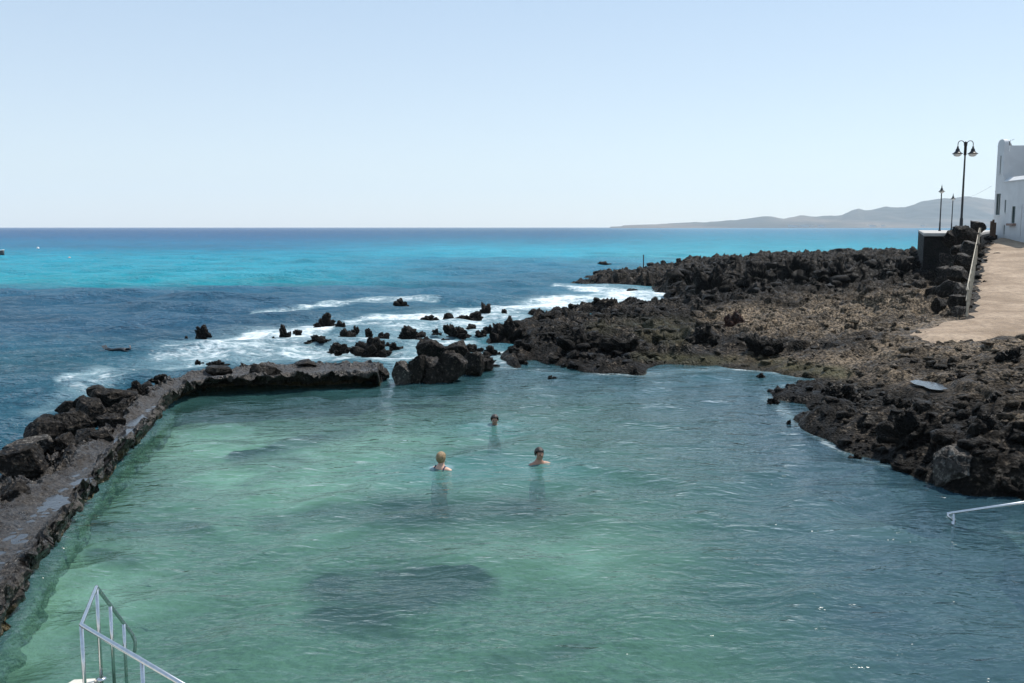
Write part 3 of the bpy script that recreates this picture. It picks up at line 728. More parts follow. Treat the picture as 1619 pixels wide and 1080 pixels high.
for a in [
    (637, 606, 34, 36, .0, 'pale grey upright block beside the breakwater gap', 'blockpale', 51),
    (660, 604, 30, 44, .0, 'dark narrow boulder wedged behind the upright block', None, 52),
    (681, 570, 46, 34, .3, 'flat-topped grey boulder highest on the gap heap', 'block', 53),
    (690, 604, 56, 40, .0, 'black rounded boulder at the foot of the gap heap', None, 54),
    (712, 598, 46, 44, .1, 'grey tilted oblong boulder in the middle of the gap heap', 'block', 55),
    (724, 572, 46, 34, .3, 'dark boulder behind the tilted oblong one', None, 56),
    (745, 590, 40, 34, .05, 'dark pointed boulder at the right end of the gap heap', None, 57),
    (763, 584, 32, 18, .05, 'low dark boulder trailing off right of the gap heap', None, 58),
]:
    px, pb, w_, h_, z_, lab, mt, sdn = a
    rock(px, pb, w_, h_, lab, group=GP, style='block', z=z_, mat=M[mt] if mt else None, cat='boulder', seed=sdn+400, tilt=R(18) if sdn == 55 else 0)
RP = 'boulders piled beside the ramp fence'
for a in [
    (1547, 366, 27, 18, 62, 'round dark boulder at the top of the pile by the fence', None),
    (1531, 382, 36, 26, 57, 'big dark boulder second from the top of the pile', None),
    (1510, 386, 30, 22, 59, 'black boulder leaning on the sea wall near the top', None),
    (1537, 402, 30, 22, 52, 'dark boulder third down beside the fence', None),
    (1519, 408, 30, 22, 53, 'grey topped boulder left of the third one by the fence', 'block'),
    (1528, 424, 34, 24, 47, 'grey layered boulder halfway down the pile', 'block'),
    (1503, 424, 32, 24, 50, 'black boulder halfway down on the seaward side', None),
    (1522, 444, 34, 24, 43, 'dark boulder below the halfway one by the fence', None),
    (1495, 446, 30, 26, 46, 'black craggy boulder at the foot of the sea wall', None),
    (1524, 466, 26, 20, 39.5, 'pale grey boulder with a bright flat top near the bottom', 'blockpale'),
    (1502, 470, 32, 28, 41, 'black boulder left of the pale one near the bottom', None),
    (1519, 484, 28, 18, 37, 'small dark boulder just above the bottom of the pile', None),
    (1519, 500, 26, 15, 35, 'white streaked bluish boulder at the very bottom of the pile', 'blockpale'),
    (1494, 492, 30, 22, 38, 'dark low boulder at the bottom on the seaward side', None),
    (1480, 470, 26, 20, 43, 'ragged dark boulder farthest toward the reef', None),
]:
    px, pb, w_, h_, D_, lab, mt = a
    rock(px, pb, w_, h_, lab, group=RP, style='block', z=PD(px, pb, D_).z, mat=M[mt] if mt else None, cat='boulder')

# ---- loose lava rubble over the reef: nobody could count it
def build_rubble():
    r = np.random.RandomState(11); N = 4200
    pxs = r.uniform(790, 1720, N*3); pys = 405 + (790-405)*r.uniform(0, 1, N*3)**1.25
    pts = np.array([[*P(a, b, .4)] for a, b in zip(pxs, pys)])
    z, d, pd, ra = reef_height(pts[:, 0], pts[:, 1], False)
    ok = (d > .0) & (pd < .12) & (np.hypot((pts[:, 0]-TP.x)/.5, (pts[:, 1]-TP.y)/1.0) > 1.35) & (r.uniform(size=len(z)) < .35+.5*ra)
    pts = pts[ok][:N]; z = z[ok][:N]; d = d[ok][:N]; ra = ra[ok][:N]; n = len(pts)
    shapes = [rock_shape(900+i, 'lava' if i % 3 else 'block', 2) for i in range(10)]
    VV = []; FF = []; off = 0
    D = np.hypot(pts[:, 0], pts[:, 1])
    for i in range(n):
        v, f = shapes[i % 10]
        s = (.07 + .42*r.uniform()**3.5*(.4+ra[i]))*np.clip(D[i]/32, .75, 2.2)
        an = r.uniform(0, 6.28); c_, s_ = math.cos(an), math.sin(an)
        q = v*np.array([s, s*r.uniform(.7, 1.1), s*r.uniform(.35, .8)])
        q = np.stack([q[:, 0]*c_-q[:, 1]*s_, q[:, 0]*s_+q[:, 1]*c_, q[:, 2]], -1) + np.array([pts[i, 0], pts[i, 1], z[i]+s*.08])
        VV.append(q); FF.append(f+off); off += len(v)
    V = np.concatenate(VV)
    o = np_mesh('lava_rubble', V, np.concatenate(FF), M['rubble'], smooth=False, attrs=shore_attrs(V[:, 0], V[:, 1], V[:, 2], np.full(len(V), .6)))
    tag(o, 'loose dark lava rubble strewn over the shore', kind='stuff')
build_rubble()

# ================================================================ BREAKWATER
def spline(pts, n):
    p = np.array([[q[0], q[1]] for q in pts]); s_ = np.r_[0, np.cumsum(np.hypot(*np.diff(p, axis=0).T))]
    u = np.linspace(0, s_[-1], n)
    q = np.stack([np.interp(u, s_, p[:, k]) for k in (0, 1)], -1)
    ker = np.hanning(2*int(n*.012)+3); ker /= ker.sum(); h = len(ker)//2
    return np.stack([np.convolve(np.pad(q[:, k], h, mode='edge'), ker, 'valid') for k in (0, 1)], -1)
def at_keys(A, n):
    """resample px key rows (same count per edge) so that edges stay paired"""
    t = np.linspace(0, len(A)-1, n); A = np.array(A)
    q = np.stack([np.interp(t, range(len(A)), A[:, k]) for k in (0, 1)], -1)
    ker = np.hanning(2*int(n*.02)+3); ker /= ker.sum(); h = len(ker)//2
    return np.stack([np.convolve(np.pad(q[:, k], h, mode='edge'), ker, 'valid') for k in (0, 1)], -1)
WALL_Z = .50
Lk = [(-190, 930), (0, 795), (70, 752), (120, 717), (170, 682), (205, 650), (235, 622), (262, 603), (300, 588), (350, 580), (420, 576), (500, 573), (570, 574), (606, 576)]
Rk = [(-150, 1120), (0, 950), (50, 880), (95, 815), (150, 745), (195, 695), (238, 655), (262, 626), (290, 607), (335, 597), (410, 595), (500, 590), (570, 588), (606, 587)]
Wk = [(-100, 1130), (0, 985), (52, 906), (101, 831), (155, 763), (202, 708), (246, 668), (270, 638), (291, 621), (335, 611), (410, 609), (500, 606), (570, 601), (608, 598)]
n_ = 1900
Lw = at_keys([tuple(P(*q, WALL_Z))[:2] for q in Lk], n_); Rw = at_keys([tuple(P(*q, WALL_Z))[:2] for q in Rk], n_); Ww = at_keys([tuple(P(*q, 0))[:2] for q in Wk], n_)
dirv = Lw - Rw; dirv /= np.linalg.norm(dirv, axis=1)[:, None]
span = np.linspace(0, 1, n_)
Ow = Lw + dirv*(3.4 - 2.7*sstep(.30, .60, span))[:, None]
def build_breakwater():
    prof = [(Ow + dirv*.9, -1.2), (Ow, -.08), (Lw*.45 + Ow*.55, .22), (Lw + dirv*.2, .42), (Lw - dirv*.1, .50), ((Lw*.62+Rw*.38), .37), ((Lw*.35+Rw*.65), .38), (Rw + dirv*.12, .50), (Rw - dirv*.02, .46), (Ww, .02), (Ww - dirv*.14, -1.0)]
    cnt = [12, 26, 26, 12, 26, 20, 22, 8, 22, 22]
    rows = []; zz = []
    for i, c in enumerate(cnt):
        for k in range(c):
            t = k/c; a, b = prof[i], prof[i+1]
            rows.append(a[0]*(1-t)+b[0]*t); zz.append(a[1]*(1-t)+b[1]*t)
    rows.append(prof[-1][0]); zz.append(prof[-1][1])
    Q = np.array(rows); X, Y = Q[..., 0].copy(), Q[..., 1].copy(); Z = np.repeat(np.array(zz)[:, None], n_, 1)
    # how craggy: sides rough, walkway smoother
    cum = np.r_[0, np.cumsum(cnt)]; idx = np.arange(len(zz))
    rough = np.interp(idx, cum, [1, 1.6, 2.2, 1.2, .5, .2, .25, .75, 1.1, 1.1, .9])[:, None]
    n = .16*(ridged(X, Y, Z, 1.1, 91)-.5) + .12*(ridged(X, Y, Z, .42, 92)-.5) + .085*(ridged(X, Y, Z, .17, 93)-.5) + .05*perlin(X, Y, Z, .08, 94)
    Z = Z + n*rough*.85 + .05*perlin(X, Y, 0, 2.5, 95)*rough
    X += rough*(.14*perlin(X, Y, Z, .5, 96) + .07*perlin(X, Y, Z, .16, 97)); Y += rough*(.14*perlin(X, Y, Z, .5, 98) + .07*perlin(X, Y, Z, .16, 99))
    # end taper into the gap
    es = sstep(.980, .996, span)[None, :]
    mid = X[60:136].mean(0)[None, :], Y[60:136].mean(0)[None, :]
    X = X*(1-es) + mid[0]*es; Y = Y*(1-es) + mid[1]*es; Z = Z - .75*es
    m = Mat('barnacled_concrete'); p = m.pos()
    a = m.noise(p, 1.0, 5, .6); b = m.noise(p, 16, 6, .75); v = m.voro(p, 22)
    walk = m.attr('walk')
    c = m.mix(m.maprange(a, .35, .65), (.018, .014, .011), (.055, .043, .032))
    c = m.mix(m.math('MULTIPLY', walk, .75), c, m.mix(m.maprange(b, .4, .62), (.013, .011, .0105), (.058, .05, .044)))
    c = m.mix(m.maprange(b, .60, .70), c, (.24, .215, .185))
    c = m.mix(m.maprange(m.math('MULTIPLY', m.attr('low'), m.math('ADD', a, .5)), .35, .8), c, (.075, .055, .018))
    c = m.mix(m.attr('under'), c, (.30, .33, .22))
    h = m.math('ADD', b, m.math('MULTIPLY', v, .8))
    r = m.maprange(a, .3, .7, .22, .6)
    mat = m.end(m.pbr(c, r, normal=m.bump(h, .05), spec=.5))
    wk = np.interp(idx, cum, [0, 0, 0, .2, .9, 1, 1, .5, .15, 0, 0])[:, None] + 0*X
    low = sstep(.28, -.02, Z)*(idx[:, None] > cum[7])
    o = np_mesh('breakwater_wall', np.stack([X, Y, Z], -1).reshape(-1, 3), grid_faces(*X.shape), mat, attrs={'walk': wk.ravel(), 'low': low.ravel(), 'under': sstep(-.06, -.4, Z + .3*n).ravel()})
    tag(o, 'curved dark stone breakwater with wet barnacled top enclosing the pool', 'sea wall')
    # standing water in the trough of the walkway
    ts = np.linspace(.02, .62, 700); cc = np.linspace(.04, .93, 30)
    ii = (ts*(n_-1)).astype(int)
    A = Lw[ii][:, None]*(1-cc[None, :, None]) + Rw[ii][:, None]*cc[None, :, None]
    m = Mat('puddle_water'); p = m.pos()
    nr = m.bump(m.noise(p, 14, 3), .006)
    mat = m.end(m.pbr((.02, .02, .022), .04, normal=nr, spec=.5))
    V = np.concatenate([A.reshape(-1, 2), np.full((A.shape[0]*A.shape[1], 1), .372)], 1)
    o = np_mesh('puddle', V, grid_faces(*A.shape[:2]), mat); tag(o, 'shallow puddles along the top of the breakwater', kind='structure')
    return mat
pud = build_breakwater()
# tide pool on the reef
c = TP; an = np.linspace(0, 2*math.pi, 40)[:-1]
rr = 1 + .10*np.sin(an*3+1) + .08*np.sin(an*5) + .05*np.sin(an*8+2)
V = np.stack([c.x + .30*rr*np.cos(an), c.y + .72*rr*np.sin(an), 0*an + .775], -1)
me = bpy.data.meshes.new('tide_pool'); me.from_pydata([tuple(v) for v in V], [], [tuple(range(len(V)))]); me.materials.append(pud)
o = bpy.data.objects.new('tide_pool', me); COL.objects.link(o); tag(o, 'small still tide pool reflecting the sky on the reef', kind='structure')

# ================================================================ HILLS
def build_hills():
    prof = [(930, 357.6), (975, 357.2), (1000, 355.5), (1080, 352.5), (1130, 350), (1180, 346), (1215, 343), (1240, 345), (1265, 341.5), (1290, 343), (1330, 340), (1346, 333), (1356, 331), (1366, 334), (1382, 331), (1400, 328), (1430, 329.5), (1450, 321), (1480, 316.5), (1530, 311.5), (1575, 317), (1619, 324), (1750, 338), (1900, 345), (2050, 356)]
    D1 = 6600.; xs = np.linspace(500, 6200, 900); ys = np.linspace(4700, 7900, 320)
    X, Y = np.meshgrid(xs, ys, indexing='xy')
    px = CX + F*X/(Y*ca)
    hp = np.interp(px, [q[0] for q in prof], [HOR - q[1] for q in prof])
    hp += (1.2*perlin(px, Y/60., 0, 26, 3) + .5*perlin(px, Y/40, 0, 9, 4))*np.clip(hp/8, 0, 1)
    ridge = np.maximum(hp, 0)*D1/F
    k = np.exp(-((Y-D1)/650.)**2)
    Z = ridge*k
    # low foreland, lava plain and shoreline
    low = np.interp(px, [960, 1080, 1200, 1330, 1450, 1600, 2000], [0, 12, 26, 36, 44, 50, 50])
    Z = np.maximum(Z, low*sstep(4750, 5900, Y) + 7*perlin(X, Y, 0, 260, 6)*sstep(4800, 5200, Y))
    Z += H*.8*sstep(4700, 4900, Y)*(px > 985) + 6*perlin(X, Y, 0, 90, 7)*np.clip(Z/60, 0, 1)
    Z = np.where((px < 965) | (Y > 7800) | (Y < 4720), -6, Z)
    m = Mat('dry_hillside'); p = m.pos()
    a = m.noise(m.scale(p, (1, .35, 3)), .0018, 6, .6); b = m.noise(p, .009, 5, .65)
    c = m.mix(m.maprange(a, .4, .6), (.045, .042, .036), (.15, .11, .08))
    c = m.mix(m.math('MULTIPLY', m.maprange(b, .45, .6), .5), c, (.05, .045, .035))
    o = np_mesh('hills', np.stack([X, Y, Z], -1).reshape(-1, 3), grid_faces(*X.shape), m.end(m.pbr(c, .95)))
    tag(o, 'hazy dry volcanic hills along the far coast', kind='structure')
build_hills()

# ================================================================ SEA WALL, LAMPS, FENCE
def build_seawall():
    r0 = empty('sea_wall', (26, 60, 1.0))
    zt = 4.22
    poly = [(25.9, 60.0), (28.9, 58.8), (32.4, 66), (60, 118), (50.2, 118)]
    # body: displaced wall surface
    pts = poly[::-1][:2] + []
    m = MB(); m.prism([(p[0]-26, p[1]-60) for p in poly], -1.0, zt-1.0-.20)
    b = m.build('wall', rock_mat('dark_rubble_masonry', (.010, .010, .010), (.022, .021, .02), (.05, .047, .043), 1.0, .1, bumpd=.09, lite_amt=.62), r0)
    m = MB(); g = 1.006
    cx = sum(p[0] for p in poly)/5; cy = sum(p[1] for p in poly)/5
    m.prism([((p[0]-cx)*g+cx-26, (p[1]-cy)*g+cy-60) for p in poly], zt-1.0-.20, zt-1.0)
    m.build('cap', M['cap'], r0, bevel=.03)
    tag(r0, 'dark masonry sea wall with a pale concrete top under the street lamps', 'sea wall')
build_seawall()

def lamp_head(x, y, z, root, s=1.0):
    """bell shade with a clear bowl under it; z = height of the shade's rim"""
    m = MB(); m.lathe([(.0, .40*s), (.05*s, .40*s), (.055*s, .30*s), (.10*s, .25*s), (.12*s, .14*s), (.20*s, .05*s), (.29*s, .0), (.28*s, -.015*s), (.0, .0)], (x, y, z), 24)
    sh = m.build('lamp_shade', M['iron'], root, smooth=True)
    m = MB(); m.lathe([(.22*s, -.01*s), (.21*s, -.07*s), (.15*s, -.13*s), (.07*s, -.16*s), (.0, -.165*s)], (x, y, z), 24)
    m.build('globe', M['bulb'], sh, smooth=True)
def double_lamp():
    D = 62.; b = PD(1519, 366, D); root = empty('street_lamp', (b.x, b.y, 4.22)); hh = PD(1524, 222, D).z - 4.22
    m = MB(); m.lathe([(.16, 0), (.16, .05), (.11, .12), (.10, .9), (.075, 1.0), (.065, 2.4), (.05, hh-.95)], n=16)
    m.build('pole', M['iron'], root, smooth=True)
    m = MB(); m.lathe([(.05, hh-.95), (.085, hh-.93), (.085, hh-.2), (.095, hh-.18), (.095, hh-.12), (.04, hh-.08), (.0, hh-.05)], n=16)
    m.build('collar', M['iron'], root, smooth=True)
    for s in (-1, 1):
        m = MB(); pts = [(s*.08, 0, hh-.35)]
        for k in range(13):
            a = math.pi*(1 - k/12.); pts.append((s*(.29 + .20*math.cos(a)), 0, hh-.22+.20*math.sin(a)))
        pts.append((s*.49, 0, hh-.42)); m.tube(pts, .024, 10); m.build('arm', M['iron'], root, smooth=True)
        lamp_head(s*.49, 0, hh-.84, root, 1.15)
    tag(root, 'tall black street lamp with two hanging bell heads beside the white house', 'street lamp', 'street lamps on the promenade')
double_lamp()
def single_lamp(px, top, D, label):
    b = PD(px, 365, D); root = empty('street_lamp', (b.x, b.y, 4.22)); hh = PD(px, top, D).z - 4.22
    m = MB(); m.lathe([(.13, 0), (.13, .05), (.085, .12), (.075, .8), (.06, .9), (.05, hh-.85)], n=14); m.build('pole', M['iron'], root, smooth=True)
    m = MB(); m.lathe([(.0, .0), (.012, -.05), (.02, -.18), (.045, -.2), (.045, -.3), (.02, -.34)], (0, 0, hh), 12); m.build('finial', M['iron'], root, smooth=True)
    lamp_head(0, 0, hh-.70, root, 1.05)
    tag(root, label, 'street lamp', 'street lamps on the promenade')
single_lamp(1485.5, 291, 92, 'single-headed black street lamp, left one of the two smaller lamps')
single_lamp(1504, 305, 112, 'farthest and shortest-looking single-headed lamp, just left of the double lamp')

def build_fence():
    pts = [path_pt(1529, 499)]
    A = Vector(pts[0]); B = Vector((31.4, 64.0)); n = 14
    root = empty('timber_fence', (A.x, A.y, float(path_z(A.y))))
    tops = []
    for i in range(n):
        t = i/(n-1); q = A.lerp(B, t); z = float(path_z(q.y)); dz = z-root.location.z
        m = MB(); m.box((q.x-A.x, q.y-A.y, dz+.46), (.075, .075, 1.0)); m.build('post', M['wood'], root, bevel=.01)
        tops.append((q.x-A.x, q.y-A.y, dz))
    for h in (.55, .93):
        m = MB(); m.tube([(a[0]-.07, a[1], a[2]+h) for a in tops], .02, 8); m.build('rail', M['wood'], root, smooth=True)
    tag(root, 'pale weathered post and rail fence up the left side of the ramp', 'fence')
    # brown screen by the house
    root = empty('timber_screen', (PD(1566, 376, 65.5).x, 65.5, 3.8))
    for k in range(3):
        m = MB(); m.box((k*.16, k*.05, .55+.12*math.sin(k*2.)), (.13, .05, 1.3)); m.build('board', M['browndoor'], root)
    tag(root, 'narrow brown timber screen between the fence and the white house', 'screen')
build_fence()

# ================================================================ WHITE HOUSE
def build_house():
    # facade line runs away from the camera: near end right of the frame, far end at its left edge
    FL = PD(1569, 376, 67.0); NR = PD(1640, 376, 60.0)
    dx, dy = NR.x-FL.x, NR.y-FL.y; Lf = math.hypot(dx, dy)
    rz = math.atan2(dy, dx)
    z0 = 3.55
    root = empty('house', (FL.x, FL.y, z0), rz)          # local x runs along the facade toward the camera, local +y into the house
    def loc(px, py):                                     # facade pixel -> local (x, z)
        d = ray(px, py); n = Vector((-dy, dx, 0)).normalized()
        den = n.x*d[0] + n.y*d[1]; t = (n.x*FL.x + n.y*FL.y)/den
        w_ = Vector((d[0]*t, d[1]*t, H+d[2]*t)); return ((w_.x-FL.x)*math.cos(rz)+(w_.y-FL.y)*math.sin(rz), w_.z-z0)
    # the side away from the sea: +y local must point into the house
    s = 1.0
    def fbox(m, x0, x1, y0, y1, za, zb): m.box(((x0+x1)/2, (y0+y1)/2*s, (za+zb)/2), (x1-x0, abs(y1-y0), zb-za))
    xt, zt = loc(1574, 232); xg, zg = loc(1588, 240); _, z1 = loc(1600, 287)
    Htop = zt
    # wall plates with real openings, built as strips round each opening
    ops = []
    for nm, (a, b, c, d) in {'tall': (1573.5, 306, 1582.5, 340), 'slit': (1587.5, 316, 1591, 336), 'mid': (1598.5, 326, 1605.5, 353), 'strip': (1612.5, 323, 1616.5, 374),
                             'low': (1586, 356, 1589, 371), 'upper': (1580, 246, 1583.5, 274), 'door': (1571.8, 358, 1574.2, 376)}.items():
        x0, za = loc(a, d); x1, zb = loc(c, b)
        ops.append((nm, x0, x1, max(za, .05), zb))
    xs = sorted(set([0, xg, 30*0 + Lf] + [v for o in ops for v in o[1:3]]))
    m = MB(); th = .28
    for a, b in zip(xs[:-1], xs[1:]):
        mid = (a+b)/2; top = Htop if mid < xg else z1
        cuts = sorted([(o[3], o[4]) for o in ops if o[1] < mid < o[2] and o[3] < top])
        z = -.6
        for c0, c1 in cuts:
            if c0 > z: fbox(m, a, b, 0, th, z, c0)
            z = c1
        fbox(m, a, b, 0, th, z, top)
    wall = m.build('wall', M['white'], root)
    # rounded gable head on the tall left wing
    m = MB(); n = 14; gx0, gx1 = 0.0, xg; arc = [(gx0, Htop)] + [((gx0+gx1)/2 - math.cos(math.pi*k/n)*(gx1-gx0)/2, Htop + math.sin(math.pi*k/n)**.7*.42) for k in range(n+1)] + [(gx1, Htop)]
    arc = arc[1:-1]
    vs = [(p[0], 0.0, p[1]) for p in arc] + [(p[0], th*s, p[1]) for p in arc]; k = len(arc)
    m.add(vs, [tuple(range(k)), tuple(reversed(range(k, 2*k)))] + [(i, (i+1) % k, (i+1) % k+k, i+k) for i in range(k)])
    m.build('gable', M['white'], root)
    # body volumes
    m = MB(); fbox(m, 0, xg, th, 7.0, -.6, Htop-.05); m.build('wing', M['white'], root)
    m = MB(); fbox(m, xg, Lf, th, 7.0, -.6, z1-.9); m.build('ground_floor', M['white'], root)
    # upper storey set back behind the terrace
    m = MB(); fbox(m, xg, Lf, 2.0, 7.0, z1-.9, Htop-.02); m.build('upper_storey', M['white'], root)
    # sloping copings, catching the sun
    def coping(x0, x1, y0, y1, za, zb, nm):
        m = MB(); m.add([(x0, y0, za), (x1, y0, za), (x1, y1, zb), (x0, y1, zb), (x0, y0, za-.06), (x1, y0, za-.06), (x1, y1, za-.06), (x0, y1, za-.06)],
                        [(0,1,2,3), (0,4,5,1), (1,5,6,2), (2,6,7,3), (3,7,4,0), (4,7,6,5)]); m.build(nm, M['white'], root)
    coping(xg, Lf, 1.9, 3.0, Htop+.04, Htop+.50, 'roof')
    coping(xg+.25, Lf, -.05, .34, z1+.06, z1+.34, 'parapet')
    m = MB(); fbox(m, xg-.02, xg+.28, -.02, .6, z1-.02, z1+.42); m.build('chimney', M['white'], root)
    for nm, x0, x1, za, zb in ops:
        if nm in ('door', 'strip'):
            m = MB(); fbox(m, x0, x1, .04, .09, za, zb); f = m.build('door', M['shutter'], root)
            m = MB(); m.tube([(x0+.2*(x1-x0), .09, za+1.0), (x0+.2*(x1-x0), .05, za+1.1)], .02, 8); m.build('handle', M['iron'], f)
            continue
        m = MB(); e = .06
        fbox(m, x0, x0+e, .05, .12, za, zb); fbox(m, x1-e, x1, .05, .12, za, zb); fbox(m, x0+e, x1-e, .05, .12, zb-e, zb); fbox(m, x0+e, x1-e, .05, .12, za, za+e)
        if x1-x0 > .5: fbox(m, (x0+x1)/2-.03, (x0+x1)/2+.03, 0.055, .115, za+e, zb-e)
        f = m.build('window', M['shutter'], root)
        m = MB(); fbox(m, x0+e, x1-e, .08, .09, za+e, zb-e); m.build('pane', M['glass'], f)
        if nm == 'mid':
            m = MB(); fbox(m, x0-.25, x1+.25, -.22, .02, za-.16, za-.01); m.build('sill', simple('brown_tile', (.25, .16, .13), .6), f)
        else:
            m = MB(); fbox(m, x0-.05, x1+.05, -.05, .02, za-.07, za-.005); m.build('sill', M['white'], f)
    tag(root, 'white two-storey house with dark narrow windows at the right edge', 'house')
    # spotlight and wall lamp on the left corner
    for (px, py, nm, lab, cat) in ((1572, 234, 'floodlight', 'small dark floodlight high on the corner of the white house', 'floodlight'), (1568, 303.5, 'wall_lamp', 'dark wall lamp jutting from the middle of the house corner', 'wall lamp')):
        q = PD(px, py, 69.0); r2 = empty(nm, (FL.x, FL.y, q.z-.05)); dxx = q.x-FL.x
        m = MB(); m.tube([(0, 0, 0), (dxx*.5, 0, .05), (dxx*.9, 0, .05)], .03, 8); m.build('bracket', M['iron'], r2)
        m = MB()
        if nm == 'floodlight': m.tube([(dxx-.18, -.1, .28), (dxx, -.05, .15), (dxx+.14, 0, -.02)], [.16, .13, .09], 12)
        else: m.lathe([(0, .12), (.08, .1), (.32, .0), (.30, -.02), (0, -.02)], (dxx-.1, 0, .02), 16)
        m.build('lamp_shade', M['iron'], r2, smooth=True); tag(r2, lab, cat)
    # antenna on the roof
    q = PD(1597, 232, 64.); r2 = empty('antenna', tuple(q))
    m = MB(); m.tube([(0, 0, -.3), (0, 0, .45)], .015, 6); m.build('mast', M['steel'], r2)
    m = MB(); m.tube([(-.25, 0, .28), (.25, 0, .5)], .012, 6)
    m.tube([(-.1, -.12, .35), (-.1, .12, .35)], .01, 6); m.tube([(.1, -.12, .43), (.1, .12, .43)], .01, 6); m.build('crossbar', M['steel'], r2)
    tag(r2, 'thin metal aerial on the roof of the white house', 'antenna')
    # overhead cable coming in to the house
    a = PD(1568, 294, 69); b = PD(1490, 318, 150); pts = []
    for k in range(25):
        t = k/24; q = a.lerp(b, t); q.z -= 2.2*4*t*(1-t)*.25; pts.append(q)
    r2 = MB(); r2.tube([p-pts[0] for p in pts], .008, 5); o = r2.build('overhead_cable', M['iron'], None); o.location = pts[0]
    tag(o, 'thin overhead cable running from the white house out over the promenade', 'cable')
build_house()

# slim pole on the far reef
p = P(1017, 430, .4); root = empty('marker_pole', (p.x, p.y, .2)); hh = 26*p.y/F + .2
m = MB(); m.tube([(0, 0, -.3), (.02, 0, hh*.5), (0, 0, hh)], [.06, .055, .05], 10); m.build('pole', M['iron'], root, smooth=True)
m = MB(); m.tube([(0, 0, hh), (0, 0, hh+.05)], [.07, .07], 10); m.build('cap', M['iron'], root)
tag(root, 'slim dark upright pole on the far tip of the reef', 'pole')

# ================================================================ HANDRAILS
def rail_left():
    RZ = 1.22; A = P(128.5, 988, RZ); B = P(152.5, 928, RZ); C = P(292, 1084, RZ); C2 = A + (C-A)*1.5
    root = empty('handrail', (A.x, A.y, .3)); o = root.location
    r = .0185
    def tb(pts, nm, rr=r): m = MB(); m.tube([Vector(q)-o for q in pts], rr, 14); return m.build(nm, M['steel'], root, smooth=True)
    # end of the descending rail
    E = P(209, 1003, .34); E2 = P(213, 1012, .28); E3 = P(214, 1020, .21); E4 = P(212.5, 1032, .14)
    tb([C2, A + (C-A)*.02, A, A+(B-A)*.02, A+(B-A)*.98, B, B+(E-B)*.02, E, E2, E3, E4], 'top_rail')
    def post(top, foot): tb([top, foot], 'post', .0165)
    post(A+Vector((.0, .0, -.01)), A+Vector((.0, .0, -.95)))
    post(B, B+Vector((0, 0, -1.0)))
    for t in (.36, .74):
        q = B.lerp(E, t); post(q, Vector((q.x, q.y, q.z-.95+t*.35)))
    t = .62; q = A.lerp(C, t); post(q, q+Vector((0, 0, -.95)))
    for q in (A, B):
        m = MB(); m.lathe([(.045, 0), (.045, .012), (.02, .02)], Vector((q.x, q.y, .30))-o, 14); m.build('base_flange', M['steel'], root, smooth=True)
    tag(root, 'stainless steel handrail round the pool steps at the bottom left', 'handrail')
    # platform the rail stands on and the steps going down
    q = P(116, 1073, .30); q2 = P(155, 1071, .30)
    pl = empty('platform', (q.x, q.y, 0)); m = MB()
    m.prism([(0, 0), (q2.x-q.x, q2.y-q.y), (q2.x-q.x+.9, -3.6), (-1.2, -3.6)], -1.6, .30)
    m.build('slab', M['step'], pl, bevel=.02)
    tag(pl, 'pale painted concrete platform edge at the foot of the left handrail', 'platform')
rail_left()
def rail_right():
    Lp = P(1499, 812, .17); Rp = P(1650, 790, .55)
    root = empty('handrail', (Lp.x, Lp.y, 0)); o = root.location
    dr = (Rp-Lp); m = MB()
    pts = [Lp+dr*1.6, Lp+dr*.05, Lp, Lp+Vector((-.01, -.02, -.03)), Lp+Vector((.03, -.03, -.07)), Lp+Vector((.09, -.02, -.12)), Lp+Vector((.10, -.02, -.4))]
    m.tube([p-o for p in pts], .023, 12); m.build('top_rail', M['steel'], root, smooth=True)
    for t in (.06, .9, 1.5):
        q = Lp + dr*t; m = MB(); m.tube([q-o, Vector((q.x, q.y, -1.2))-o], .021, 12); m.build('post', M['steel'], root, smooth=True)
    tag(root, 'steel handrail sloping down into the water at the right edge', 'handrail')
    a = P(1560, 832, .0); st = empty('steps', (a.x, a.y, 0), R(-12))
    for k, (x0, z) in enumerate(((.0, -.10), (.55, .015), (1.1, .16), (1.65, .32))):
        m = MB(); m.box((x0+.55, -1.0, z-.4), (1.1 if k == 3 else .555, 2.0, .8)); m.build('step', M['step'], st, bevel=.015)
    tag(st, 'pale concrete bathing steps just under the water at the right edge', 'steps')
rail_right()

